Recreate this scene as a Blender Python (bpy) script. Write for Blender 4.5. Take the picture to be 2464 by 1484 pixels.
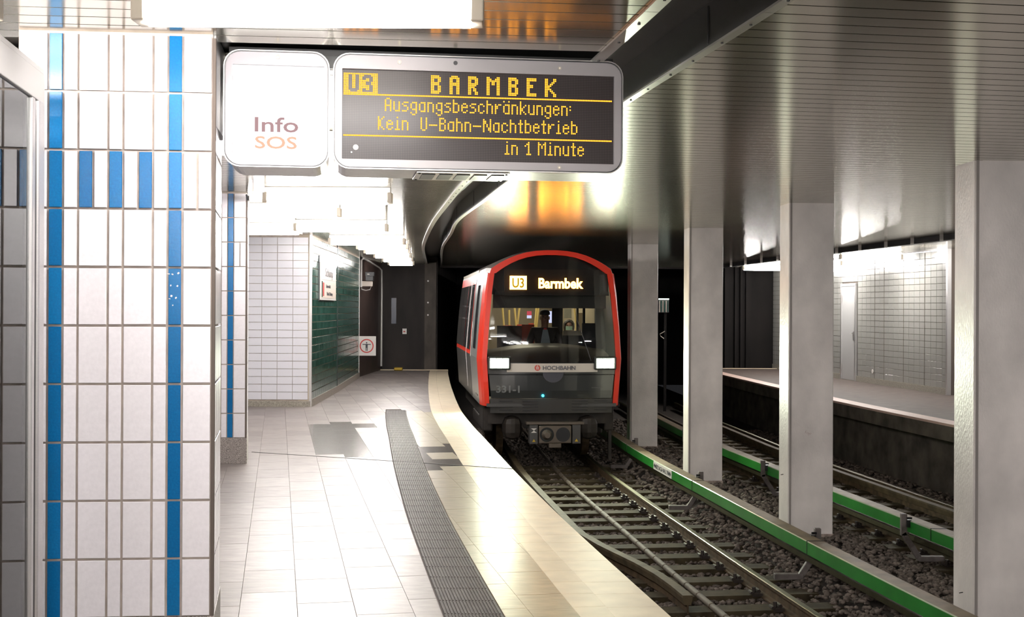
import bpy, math, random
from mathutils import Matrix, Vector
random.seed(7)
S = bpy.context.scene
COL = S.collection
D2R = math.pi / 180
for o in list(bpy.data.objects):
    bpy.data.objects.remove(o)

# ------------------------------------------------------------------ camera
cam_d = bpy.data.cameras.new('camera')
cam = bpy.data.objects.new('camera', cam_d)
COL.objects.link(cam)
cam_d.sensor_width = 36.0
cam_d.lens = 3000.0 / 2464.0 * 36.0
cam_d.clip_start = 0.05
cam_d.clip_end = 300
cam.matrix_world = (Matrix.Translation((0, 0, 1.59)) @ Matrix.Rotation(math.pi / 2 + math.atan(1.5 / 3000), 4, 'X')
                    @ Matrix.Rotation(0.0045, 4, 'Z'))
S.camera = cam
# ------------------------------------------------------------------ world, exposure, render behaviour
w = bpy.data.worlds.new('world')
S.world = w
w.use_nodes = True
w.node_tree.nodes['Background'].inputs[0].default_value = (0.02, 0.02, 0.022, 1)
w.node_tree.nodes['Background'].inputs[1].default_value = 0.3
S.view_settings.view_transform = 'Standard'
S.view_settings.look = 'None'
S.view_settings.exposure = 1.3
S.view_settings.gamma = 1.0
S.view_settings.use_curve_mapping = False
LAMP_E = 33.0        # emission of the fluorescent tubes over the platform
FAR_LAMP_E = 60.0    # tubes over the far platform, set stronger to brighten the columns
HEAD_E = 34.0        # headlight LED blocks
HEAD_W = 200.0       # headlight beams (watts, each)
S.cycles.use_denoising = True
S.cycles.max_bounces = 6
S.cycles.diffuse_bounces = 3
S.cycles.glossy_bounces = 3
S.cycles.transmission_bounces = 3
S.cycles.transparent_max_bounces = 6
S.cycles.sample_clamp_indirect = 4.0
S.cycles.caustics_reflective = False
S.cycles.caustics_refractive = False
S.cycles.blur_glossy = 0.5

# ------------------------------------------------------------------ materials
def mat(name, col, rough=0.5, metal=0.0, spec=0.5, emit=None, es=0.0, noise=None, bump=None, coat=0.0):
    """noise = (scale, amount, (stretch x,y,z)) varies the colour; bump = (scale, strength, stretch)"""
    m = bpy.data.materials.new(name)
    m.use_nodes = True
    nt = m.node_tree
    b = nt.nodes['Principled BSDF']
    b.inputs['Base Color'].default_value = (*col, 1)
    b.inputs['Roughness'].default_value = rough
    b.inputs['Metallic'].default_value = metal
    b.inputs['Specular IOR Level'].default_value = spec
    if coat:
        b.inputs['Coat Weight'].default_value = coat
        b.inputs['Coat Roughness'].default_value = 0.08
    if emit:
        b.inputs['Emission Color'].default_value = (*emit, 1)
        b.inputs['Emission Strength'].default_value = es
    tc = None
    if noise or bump:
        tc = nt.nodes.new('ShaderNodeTexCoord')
    def tex(sc, st, detail=4):
        mp = nt.nodes.new('ShaderNodeMapping')
        mp.inputs['Scale'].default_value = st
        nt.links.new(tc.outputs['Object'], mp.inputs['Vector'])
        n = nt.nodes.new('ShaderNodeTexNoise')
        n.inputs['Scale'].default_value = sc
        n.inputs['Detail'].default_value = detail
        nt.links.new(mp.outputs['Vector'], n.inputs['Vector'])
        return n
    if noise:
        sc, amt, st = noise[:3]
        n = tex(sc, st)
        r = nt.nodes.new('ShaderNodeValToRGB')
        lo = tuple(max(0, c * (1 - amt)) for c in col)
        hi = tuple(min(1, c * (1 + amt)) for c in col)
        if len(noise) > 3:
            lo = noise[3]
        r.color_ramp.elements[0].color = (*lo, 1)
        r.color_ramp.elements[0].position = 0.32
        r.color_ramp.elements[1].color = (*hi, 1)
        r.color_ramp.elements[1].position = 0.68
        nt.links.new(n.outputs['Fac'], r.inputs['Fac'])
        nt.links.new(r.outputs['Color'], b.inputs['Base Color'])
    if bump:
        sc, stg, st = bump
        n = tex(sc, st, 2)
        bp = nt.nodes.new('ShaderNodeBump')
        bp.inputs['Strength'].default_value = stg
        bp.inputs['Distance'].default_value = 0.02
        nt.links.new(n.outputs['Fac'], bp.inputs['Height'])
        nt.links.new(bp.outputs['Normal'], b.inputs['Normal'])
    return m

def emis(name, col, st):
    m = bpy.data.materials.new(name)
    m.use_nodes = True
    nt = m.node_tree
    nt.nodes.remove(nt.nodes['Principled BSDF'])
    e = nt.nodes.new('ShaderNodeEmission')
    e.inputs[0].default_value = (*col, 1)
    e.inputs[1].default_value = st
    nt.links.new(e.outputs[0], nt.nodes['Material Output'].inputs[0])
    return m

def glass(name, tint, rough=0.02, refl=1.45, base=0.0):
    m = bpy.data.materials.new(name)
    m.use_nodes = True
    nt = m.node_tree
    nt.nodes.remove(nt.nodes['Principled BSDF'])
    t = nt.nodes.new('ShaderNodeBsdfTransparent')
    t.inputs[0].default_value = (*tint, 1)
    g = nt.nodes.new('ShaderNodeBsdfGlossy')
    g.inputs['Roughness'].default_value = rough
    g.inputs['Color'].default_value = (0.9, 0.92, 0.92, 1)
    f = nt.nodes.new('ShaderNodeFresnel')
    f.inputs[0].default_value = refl
    mx = nt.nodes.new('ShaderNodeMixShader')
    nt.links.new(f.outputs[0], mx.inputs[0])
    nt.links.new(t.outputs[0], mx.inputs[1])
    nt.links.new(g.outputs[0], mx.inputs[2])
    nt.links.new(mx.outputs[0], nt.nodes['Material Output'].inputs[0])
    return m

M = {}
M['alu_ceiling'] = mat('alu_ceiling', (0.45, 0.42, 0.34), 0.17, 0.88, noise=(0.9, 0.08, (1, 1, 1)))
M['dark'] = mat('dark', (0.012, 0.011, 0.011), 0.6)
M['slot_metal'] = mat('slot_metal', (0.10, 0.10, 0.10), 0.32, 0.7)
M['trim_alu'] = mat('trim_alu', (0.62, 0.60, 0.55), 0.3, 0.85)
M['steel'] = mat('steel', (0.62, 0.60, 0.58), 0.28, 0.9)
M['satin_steel'] = mat('satin_steel', (0.70, 0.68, 0.67), 0.35, 0.8, noise=(40, 0.06, (1, 1, 30)))
M['tile_white'] = mat('tile_white', (0.86, 0.82, 0.845), 0.16, noise=(60, 0.03, (1, 1, 1)), bump=(30, 0.03, (1, 1, 1)))
M['tile_white_b'] = mat('tile_white_b', (0.84, 0.80, 0.82), 0.18, noise=(60, 0.03, (1, 1, 1)), bump=(30, 0.03, (1, 1, 1)))
M['tile_blue'] = mat('tile_blue', (0.001, 0.125, 0.33), 0.22, spec=0.35, noise=(120, 0.12, (1, 1, 1)), bump=(90, 0.02, (1, 1, 1)))
M['tile_blue_b'] = mat('tile_blue_b', (0.002, 0.145, 0.37), 0.24, spec=0.35, noise=(120, 0.12, (1, 1, 1)), bump=(90, 0.025, (1, 1, 1)))
M['grout'] = mat('grout', (0.50, 0.425, 0.37), 0.9, noise=(14, 0.15, (1, 1, 1)))
M['grout_dark'] = mat('grout_dark', (0.12, 0.095, 0.08), 0.9)
M['grout_far'] = mat('grout_far', (0.60, 0.52, 0.42), 0.9)
M['tile_green'] = mat('tile_green', (0.012, 0.066, 0.046), 0.14, noise=(9, 0.3, (1, 1, 1)), bump=(18, 0.12, (1, 1, 0.12)))
M['tile_green_b'] = mat('tile_green_b', (0.022, 0.088, 0.066), 0.17, noise=(9, 0.3, (1, 1, 1)), bump=(18, 0.12, (1, 1, 0.12)))
M['tile_wall'] = mat('tile_wall', (0.80, 0.79, 0.84), 0.25)
M['tile_grey'] = mat('tile_grey', (0.34, 0.33, 0.305), 0.16, bump=(10, 0.03, (1, 1, 1)))
M['tile_grey_b'] = mat('tile_grey_b', (0.33, 0.32, 0.295), 0.18, bump=(10, 0.03, (1, 1, 1)))
M['granite'] = mat('granite', (0.30, 0.26, 0.24), 0.45, noise=(160, 0.75, (1, 1, 1)))
M['plinth'] = mat('plinth', (0.33, 0.30, 0.25), 0.5, noise=(60, 0.3, (1, 1, 1)))
FN = (7, 0.17, (1, 3.0, 1))
M['floor_a'] = mat('floor_a', (0.215, 0.184, 0.170), 0.42, noise=FN, bump=(40, 0.02, (1, 1, 1)))
M['floor_b'] = mat('floor_b', (0.195, 0.166, 0.153), 0.44, noise=FN, bump=(40, 0.02, (1, 1, 1)))
M['floor_c'] = mat('floor_c', (0.235, 0.202, 0.186), 0.40, noise=FN, bump=(40, 0.02, (1, 1, 1)))
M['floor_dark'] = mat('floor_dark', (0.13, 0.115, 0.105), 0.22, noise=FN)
M['floor_tan'] = mat('floor_tan', (0.30, 0.248, 0.158), 0.34, noise=FN, bump=(40, 0.02, (1, 1, 1)))
M['floor_joint'] = mat('floor_joint', (0.20, 0.17, 0.15), 0.9)
M['coping_in'] = mat('coping_in', (0.68, 0.57, 0.40), 0.42, noise=(5, 0.08, (1, 1, 1)))
M['coping'] = mat('coping', (0.78, 0.665, 0.485), 0.45, noise=(5, 0.08, (1, 1, 1)))
M['tactile'] = mat('tactile', (0.052, 0.043, 0.039), 0.55, spec=0.25, noise=(12, 0.3, (1, 1, 1)))
M['tactile_gap'] = mat('tactile_gap', (0.05, 0.04, 0.035), 0.8)
M['concrete_dark'] = mat('concrete_dark', (0.085, 0.072, 0.058), 0.8, noise=(3, 0.5, (1, 1, 1)))
M['tunnel'] = mat('tunnel', (0.022, 0.017, 0.015), 0.75, noise=(1.5, 0.6, (1, 1, 0.3)))
M['tunnel_black'] = mat('tunnel_black', (0.007, 0.0055, 0.005), 0.8, spec=0.2, noise=(1.5, 0.6, (1, 1, 0.3)))
M['tunnel_brown'] = mat('tunnel_brown', (0.050, 0.032, 0.027), 0.45, noise=(2, 0.3, (1, 1, 1)))
M['column'] = mat('column', (0.78, 0.715, 0.675), 0.36, noise=(1.7, 0.20, (1, 1, 0.8)), bump=(60, 0.22, (1, 1, 0.5)))
M['column_edge'] = mat('column_edge', (0.30, 0.265, 0.245), 0.5, noise=(5, 0.2, (1, 1, 0.2)))
M['column_dirt'] = mat('column_dirt', (0.33, 0.26, 0.22), 0.8, noise=(12, 0.5, (1, 1, 1)))
M['rust'] = mat('rust', (0.075, 0.05, 0.028), 0.7, spec=0.2, noise=(9, 0.4, (1, 1, 1)))
M['rail_head'] = mat('rail_head', (0.13, 0.115, 0.065), 0.36, 0.9, noise=(8, 0.15, (1, 1, 1)))
M['guard'] = mat('guard', (0.082, 0.060, 0.032), 0.7, 0.0, spec=0.25, noise=(7, 0.3, (1, 1, 1)))
M['sleeper'] = mat('sleeper', (0.048, 0.036, 0.019), 0.85, spec=0.2, noise=(7, 0.4, (1, 1, 1)))
M['clip'] = mat('clip', (0.022, 0.014, 0.010), 0.6)
M['conduit'] = mat('conduit', (0.10, 0.078, 0.055), 0.7, noise=(9, 0.3, (1, 1, 1)))
M['stone_a'] = mat('stone_a', (0.125, 0.10, 0.083), 0.9, spec=0.25, noise=(17, 0.75, (1, 1, 1)))
M['ground'] = mat('ground', (0.03, 0.022, 0.017), 0.95, noise=(30, 0.5, (1, 1, 1)))
M['green_cover'] = mat('green_cover', (0.022, 0.20, 0.028), 0.30, spec=0.3, noise=(3, 0.15, (1, 1, 1)))
M['cover_top'] = mat('cover_top', (0.17, 0.122, 0.068), 0.55, spec=0.3, noise=(6, 0.25, (1, 1, 1)))
M['cover_edge'] = mat('cover_edge', (0.45, 0.52, 0.36), 0.22)
M['bracket'] = mat('bracket', (0.12, 0.10, 0.092), 0.6, 0.1, noise=(10, 0.3, (1, 1, 1)))
M['white_plate'] = mat('white_plate', (0.72, 0.68, 0.64), 0.4)
M['black'] = mat('black', (0.008, 0.008, 0.010), 0.35)
M['ink'] = mat('ink', (0.02, 0.02, 0.03), 0.5)
M['red_ink'] = mat('red_ink', (0.50, 0.02, 0.015), 0.4)
M['cream'] = mat('cream', (0.66, 0.58, 0.50), 0.4)
M['train_red'] = mat('train_red', (0.80, 0.040, 0.018), 0.36, spec=0.3)
M['train_silver'] = mat('train_silver', (0.40, 0.40, 0.39), 0.32, 0.55)
M['train_roof'] = mat('train_roof', (0.20, 0.18, 0.17), 0.45, 0.2)
M['train_dark'] = mat('train_dark', (0.030, 0.033, 0.034), 0.16, coat=0.4)
M['train_grey'] = mat('train_grey', (0.055, 0.052, 0.050), 0.4)
M['train_under'] = mat('train_under', (0.022, 0.016, 0.012), 0.65, noise=(8, 0.4, (1, 1, 1)))
M['coupler'] = mat('coupler', (0.125, 0.10, 0.078), 0.45, 0.4)
M['banner'] = mat('banner', (0.62, 0.56, 0.50), 0.35)
M['seat_red'] = mat('seat_red', (0.45, 0.05, 0.02), 0.6)
M['saloon'] = mat('saloon', (0.42, 0.36, 0.26), 0.5)
M['pole_yellow'] = mat('pole_yellow', (0.62, 0.50, 0.20), 0.3)
M['skin'] = mat('skin', (0.30, 0.15, 0.10), 0.5)
M['hair'] = mat('hair', (0.02, 0.013, 0.010), 0.6)
M['jacket'] = mat('jacket', (0.022, 0.015, 0.014), 0.7)
M['shirt'] = mat('shirt', (0.30, 0.34, 0.37), 0.7)
M['mask'] = mat('mask', (0.40, 0.62, 0.52), 0.6)
M['cap'] = mat('cap', (0.02, 0.022, 0.03), 0.6)
M['door_grey'] = mat('door_grey', (0.46, 0.45, 0.44), 0.3)
M['yellow'] = mat('yellow', (0.55, 0.36, 0.02), 0.5)
M['lamp'] = emis('lamp', (1.0, 0.955, 0.93), LAMP_E)
M['lamp_far'] = emis('lamp_far', (1.0, 0.97, 0.94), FAR_LAMP_E)
M['lamp_cap'] = mat('lamp_cap', (0.66, 0.58, 0.47), 0.4)
M['lamp_body'] = mat('lamp_body', (0.62, 0.60, 0.57), 0.35)
M['info_face'] = emis('info_face', (1.0, 0.975, 0.975), 0.7)
M['info_frame'] = mat('info_frame', (0.38, 0.35, 0.37), 0.35)
M['board_frame'] = mat('board_frame', (0.24, 0.222, 0.226), 0.42, 0.2)
M['info_text'] = emis('info_text', (0.60, 0.38, 0.39), 0.36)
M['sos_text'] = emis('sos_text', (1.0, 0.62, 0.44), 0.40)
M['led'] = emis('led', (1.0, 0.36, 0.022), 1.1)
M['led_line'] = emis('led_line', (1.0, 0.33, 0.02), 1.15)
M['led_bright'] = emis('led_bright', (1.0, 0.60, 0.16), 4.0)
M['led_train'] = emis('led_train', (1.0, 0.33, 0.034), 24.0)
M['led_train_text'] = emis('led_train_text', (1.0, 0.45, 0.02), 0.42)
M['headlight'] = emis('headlight', (0.90, 1.0, 0.72), HEAD_E)
M['blue_led'] = emis('blue_led', (0.02, 0.75, 1.0), 6.0)
M['saloon_lamp'] = emis('saloon_lamp', (1.0, 0.88, 0.62), 3.2)
M['screen_red'] = emis('screen_red', (0.75, 0.10, 0.13), 0.6)
M['screen_white'] = emis('screen_white', (0.70, 0.72, 1.0), 0.8)
M['signal_light'] = emis('signal_light', (0.85, 1.0, 0.9), 1.5)
M['windshield'] = glass('windshield', (0.48, 0.50, 0.50), 0.03, 1.42)
M['case_glass'] = glass('case_glass', (0.50, 0.53, 0.51), 0.02, 1.45)
M['side_glass'] = mat('side_glass', (0.03, 0.036, 0.04), 0.06, spec=0.8)

def board_face():
    """black LED matrix panel: tiny unlit diodes as a grid of slightly lighter dots"""
    m = mat('board_face', (0.035, 0.030, 0.030), 0.28, spec=0.18)
    nt = m.node_tree
    tc = nt.nodes.new('ShaderNodeTexCoord')
    vm = nt.nodes.new('ShaderNodeVectorMath'); vm.operation = 'SCALE'
    vm.inputs['Scale'].default_value = 1 / 0.00787
    fr = nt.nodes.new('ShaderNodeVectorMath'); fr.operation = 'FRACTION'
    sb = nt.nodes.new('ShaderNodeVectorMath'); sb.operation = 'SUBTRACT'
    sb.inputs[1].default_value = (0.5, 0.5, 0.5)
    mu = nt.nodes.new('ShaderNodeVectorMath'); mu.operation = 'MULTIPLY'
    mu.inputs[1].default_value = (1, 0, 1)
    ln = nt.nodes.new('ShaderNodeVectorMath'); ln.operation = 'LENGTH'
    r = nt.nodes.new('ShaderNodeValToRGB')
    r.color_ramp.elements[0].color = (0.052, 0.043, 0.041, 1); r.color_ramp.elements[0].position = 0.28
    r.color_ramp.elements[1].color = (0.022, 0.018, 0.018, 1); r.color_ramp.elements[1].position = 0.42
    L = nt.links.new
    L(tc.outputs['Object'], vm.inputs[0]); L(vm.outputs[0], fr.inputs[0]); L(fr.outputs[0], sb.inputs[0])
    L(sb.outputs[0], mu.inputs[0]); L(mu.outputs[0], ln.inputs[0]); L(ln.outputs['Value'], r.inputs['Fac'])
    L(r.outputs['Color'], nt.nodes['Principled BSDF'].inputs['Base Color'])
    return m
M['board_face'] = board_face()

# ------------------------------------------------------------------ helpers
def link(o, parent=None):
    COL.objects.link(o)
    if parent is not None:
        o.parent = parent
    return o

def tag(o, label=None, cat=None, group=None, kind=None):
    if label: o['label'] = label
    if cat: o['category'] = cat
    if group: o['group'] = group
    if kind: o['kind'] = kind
    return o

def thing(name, label, cat, loc=(0, 0, 0), rz=0.0, group=None, kind=None):
    o = bpy.data.objects.new(name, None)
    o.empty_display_size = 0.2
    link(o)
    o.matrix_world = Matrix.Translation(loc) @ Matrix.Rotation(rz, 4, 'Z')
    return tag(o, label, cat, group, kind)

def wmat(o):
    m = o.matrix_basis.copy()
    while o.parent:
        o = o.parent
        m = o.matrix_basis @ m
    return m

class MB:
    def __init__(s):
        s.v = []; s.f = []
    def add(s, vs, fs):
        n = len(s.v)
        s.v += [tuple(p) for p in vs]
        s.f += [tuple(i + n for i in f) for f in fs]
        return s
    def box(s, c, d, rz=0.0, rx=0.0, ry=0.0):
        R = Matrix.Rotation(rz, 3, 'Z') @ Matrix.Rotation(rx, 3, 'X') @ Matrix.Rotation(ry, 3, 'Y')
        vs = [Vector(c) + R @ Vector((d[0] * i / 2, d[1] * j / 2, d[2] * k / 2)) for k in (-1, 1) for j in (-1, 1) for i in (-1, 1)]
        return s.add(vs, [(0, 2, 3, 1), (4, 5, 7, 6), (0, 1, 5, 4), (2, 6, 7, 3), (0, 4, 6, 2), (1, 3, 7, 5)])
    def prism(s, poly, z0, z1):
        n = len(poly)
        a = sum(poly[i][0] * poly[(i + 1) % n][1] - poly[(i + 1) % n][0] * poly[i][1] for i in range(n))
        if a < 0: poly = poly[::-1]
        vs = [(x, y, z0) for x, y in poly] + [(x, y, z1) for x, y in poly]
        fs = [tuple(range(n - 1, -1, -1)), tuple(range(n, 2 * n))]
        fs += [(i, (i + 1) % n, n + (i + 1) % n, n + i) for i in range(n)]
        return s.add(vs, fs)
    def cyl(s, a, b, r, n=12, r2=None):
        a = Vector(a); b = Vector(b); d = (b - a).normalized()
        u = d.orthogonal().normalized(); w_ = d.cross(u)
        r2 = r if r2 is None else r2
        vs = []
        for c, rr in ((a, r), (b, r2)):
            vs += [c + (u * math.cos(t) + w_ * math.sin(t)) * rr for t in (2 * math.pi * i / n for i in range(n))]
        fs = [(i, (i + 1) % n, n + (i + 1) % n, n + i) for i in range(n)]
        fs += [tuple(range(n - 1, -1, -1)), tuple(range(n, 2 * n))]
        return s.add(vs, fs)
    def tube(s, pts, r, n=8):
        pts = [Vector(p) for p in pts]
        vs = []; fs = []
        for i, p in enumerate(pts):
            d = (pts[min(i + 1, len(pts) - 1)] - pts[max(i - 1, 0)]).normalized()
            ref = Vector((0, 0, 1)) if abs(d.z) < 0.9 else Vector((1, 0, 0))
            u = d.cross(ref).normalized(); w_ = u.cross(d)
            vs += [p + (u * math.cos(t) + w_ * math.sin(t)) * r for t in (2 * math.pi * k / n for k in range(n))]
        for i in range(len(pts) - 1):
            fs += [(i * n + k, i * n + (k + 1) % n, (i + 1) * n + (k + 1) % n, (i + 1) * n + k) for k in range(n)]
        fs += [tuple(range(n)), tuple(range(len(vs) - 1, len(vs) - n - 1, -1))]
        return s.add(vs, fs)
    def sweep(s, path, prof, closed=True):
        """profile (side offset, z) swept along a plan path [(x,y)]"""
        k = len(prof); vs = []; fs = []
        for i, (x, y) in enumerate(path):
            a = path[max(i - 1, 0)]; b = path[min(i + 1, len(path) - 1)]
            d = Vector((b[0] - a[0], b[1] - a[1])).normalized()
            for (o_, z) in prof:
                vs.append((x + d.y * o_, y - d.x * o_, z))
        for i in range(len(path) - 1):
            for j in range(k if closed else k - 1):
                fs.append((i * k + j, (i + 1) * k + j, (i + 1) * k + (j + 1) % k, i * k + (j + 1) % k))
        if closed:
            fs += [tuple(range(k)), tuple(range(len(vs) - 1, len(vs) - k - 1, -1))]
        return s.add(vs, fs)
    def sheet(s, rows):
        """grid of points rows[i][j]"""
        n = len(rows[0]); vs = [p for r in rows for p in r]
        fs = [(i * n + j, i * n + j + 1, (i + 1) * n + j + 1, (i + 1) * n + j) for i in range(len(rows) - 1) for j in range(n - 1)]
        return s.add(vs, fs)
    def build(s, name, m, parent=None, world=False, bevel=0.0, smooth=False, solid=0.0, kind=None):
        vs = s.v
        if world and parent is not None:
            inv = wmat(parent).inverted()
            vs = [tuple(inv @ Vector(p)) for p in vs]
        me = bpy.data.meshes.new(name)
        me.from_pydata([tuple(p) for p in vs], [], s.f)
        me.validate()
        if m: me.materials.append(m)
        if smooth:
            me.polygons.foreach_set('use_smooth', [True] * len(me.polygons))
        o = link(bpy.data.objects.new(name, me), parent)
        if solid:
            md = o.modifiers.new('solid', 'SOLIDIFY'); md.thickness = solid; md.offset = -1
        if bevel:
            md = o.modifiers.new('bevel', 'BEVEL'); md.width = bevel; md.segments = 2; md.limit_method = 'ANGLE'
        if kind: o['kind'] = kind
        return o

def text(name, body, size, m, parent, mtx, extrude=0.001, align='CENTER', offset=0.0, xs=1.0):
    cu = bpy.data.curves.new(name, 'FONT')
    cu.body = body; cu.size = size; cu.extrude = extrude; cu.align_x = align; cu.offset = offset
    cu.resolution_u = 3
    tmp = bpy.data.objects.new(name, cu)
    COL.objects.link(tmp)
    dg = bpy.context.evaluated_depsgraph_get()
    me = bpy.data.meshes.new_from_object(tmp.evaluated_get(dg))
    bpy.data.objects.remove(tmp); bpy.data.curves.remove(cu)
    me.name = name
    me.materials.clear(); me.materials.append(m)
    if xs != 1.0:
        for v in me.vertices: v.co.x *= xs
    o = link(bpy.data.objects.new(name, me), parent)
    o.matrix_local = mtx
    return o

def curve(pts):
    """X as a smooth function of Y through the plan points (x, y), y rising"""
    pts = sorted(pts, key=lambda p: p[1])
    ys = [p[1] for p in pts]; xs = [p[0] for p in pts]; n = len(pts)
    ms = []
    for i in range(n):
        a = max(i - 1, 0); b = min(i + 1, n - 1)
        ms.append((xs[b] - xs[a]) / (ys[b] - ys[a]))
    def f(y):
        if y <= ys[0]: return xs[0] + ms[0] * (y - ys[0])
        if y >= ys[-1]: return xs[-1] + ms[-1] * (y - ys[-1])
        i = max(k for k in range(n) if ys[k] <= y); i = min(i, n - 2)
        h = ys[i + 1] - ys[i]; t = (y - ys[i]) / h
        return ((2 * t**3 - 3 * t**2 + 1) * xs[i] + (t**3 - 2 * t**2 + t) * h * ms[i]
                + (-2 * t**3 + 3 * t**2) * xs[i + 1] + (t**3 - t**2) * h * ms[i + 1])
    return f

def rng(a, b, st):
    n = max(1, int(round((b - a) / st)))
    return [a + (b - a) * i / n for i in range(n + 1)]

def path(f, y0, y1, st=0.5, dx=0.0):
    return [(f(y) + dx, y) for y in rng(y0, y1, st)]

def clip(poly, p, n):
    """keep the side of line through p with normal n where (q-p).n <= 0"""
    out = []
    for i in range(len(poly)):
        a = poly[i]; b = poly[(i + 1) % len(poly)]
        da = (a[0] - p[0]) * n[0] + (a[1] - p[1]) * n[1]
        db = (b[0] - p[0]) * n[0] + (b[1] - p[1]) * n[1]
        if da <= 0: out.append(a)
        if (da < 0 < db) or (db < 0 < da):
            t = da / (da - db)
            out.append((a[0] + (b[0] - a[0]) * t, a[1] + (b[1] - a[1]) * t))
    return out

def clip_curve(poly, f, side, gap=0.0):
    """side=+1 keeps x < f(y); side=-1 keeps x > f(y)"""
    if len(poly) < 3: return poly
    cy = sum(p[1] for p in poly) / len(poly)
    # iterate to the crossing height along the strip
    y = cy
    ys = [p[1] for p in poly]; xs = [p[0] for p in poly]
    for _ in range(6):
        x = f(y)
        # height of the strip's centre line at x
        lo = min(poly, key=lambda p: p[0]); hi = max(poly, key=lambda p: p[0])
        if hi[0] - lo[0] > 1e-6:
            L_ = [p for p in poly if p[0] < (lo[0] + hi[0]) / 2]; R_ = [p for p in poly if p[0] >= (lo[0] + hi[0]) / 2]
            if L_ and R_:
                lx = sum(p[0] for p in L_) / len(L_); ly = sum(p[1] for p in L_) / len(L_)
                rx = sum(p[0] for p in R_) / len(R_); ry = sum(p[1] for p in R_) / len(R_)
                t = (x - lx) / (rx - lx); t = max(0, min(1, t))
                y = ly + (ry - ly) * t
    sl = (f(y + 0.05) - f(y - 0.05)) / 0.1
    n = Vector((1, -sl)).normalized() * side
    return clip(poly, (f(y) - gap * side, y), (n.x, n.y))

def area(poly):
    return abs(sum(poly[i][0] * poly[(i + 1) % len(poly)][1] - poly[(i + 1) % len(poly)][0] * poly[i][1] for i in range(len(poly)))) / 2

def slab_mesh(name, w_, h_, t_, m, ch=0.002):
    """tile lying in local XZ (x right, z up), face towards -Y, chamfered edge"""
    vs = []
    for dx, dz, y in ((w_ / 2 - ch, h_ / 2 - ch, -t_), (w_ / 2, h_ / 2, -t_ + ch), (w_ / 2, h_ / 2, 0)):
        vs += [(-dx, y, -dz), (dx, y, -dz), (dx, y, dz), (-dx, y, dz)]
    fs = [(0, 1, 2, 3)]
    for r in (0, 4):
        fs += [(r + i, r + 4 + i, r + 4 + (i + 1) % 4, r + (i + 1) % 4) for i in range(4)]
    me = bpy.data.meshes.new(name)
    me.from_pydata(vs, [], fs)
    me.materials.append(m)
    return me

def put(name, me, parent, mtx):
    o = bpy.data.objects.new(name, me)
    COL.objects.link(o)
    if parent: o.parent = parent
    o.matrix_local = mtx
    return o

def wall_frame(p0, p1, z0=0.0):
    """matrix whose X runs from p0 to p1, Z up, -Y out of the wall (towards the viewer when p0 is left)"""
    d = Vector((p1[0] - p0[0], p1[1] - p0[1], 0)); L_ = d.length; d.normalize()
    n = Vector((-d.y, d.x, 0))
    m = Matrix(((d.x, n.x, 0, p0[0]), (d.y, n.y, 0, p0[1]), (0, 0, 1, z0), (0, 0, 0, 1)))
    return m, L_

# ------------------------------------------------------------------ plan of the place (metres; camera at the origin, track curving left)
CE = 2.77
edge = curve([(1.95, -2.0), (1.36, 3.0), (1.05, 5.0), (0.83, 6.46), (0.56, 8.29), (0.34, 9.86), (0.01, 12.44), (-0.35, 15.5),
              (-0.54, 17.1), (-0.80, 19.63), (-1.16, 24.4), (-1.43, 28.5), (-1.64, 32.2), (-1.80, 38), (-1.9, 46)])
slotL = curve([(1.0, 1.5), (0.58, 4.75), (0.41, 5.91), (-0.44, 11.7), (-0.66, 13.5), (-1.05, 16.9), (-1.54, 22.05), (-1.78, 25.2), (-2.15, 31.4), (-2.3, 34)])
slotR = curve([(1.5, 1.5), (1.02, 4.74), (0.62, 7.12), (-0.09, 11.8), (-0.31, 13.45), (-0.74, 16.63), (-0.97, 19.5), (-1.34, 23.8), (-1.83, 32.0), (-1.95, 34)])
fedge = curve([(4.9, 38), (5.19, 30.7), (5.47, 25.7), (5.70, 22.0), (6.17, 17.5), (6.72, 13.0), (7.35, 8.0), (7.95, 3.0), (8.5, -2)])
fslot = curve([(5.05, 38), (5.51, 31.5), (6.20, 24.1), (6.73, 19.1), (7.35, 13.5), (7.9, 8), (8.4, 2)])

def off(f, dx):
    return lambda y: f(y) + dx

# ------------------------------------------------------------------ floor of the platform: tiles, tactile strip, coping slabs
floor = MB()
floor.sheet([[(-9.0, y, -0.008), (edge(y) - 0.012, y, -0.008)] for y in rng(-16, 32.3, 0.6)])
floor = tag(floor.build('floor', M['floor_joint']), kind='structure')

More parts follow.
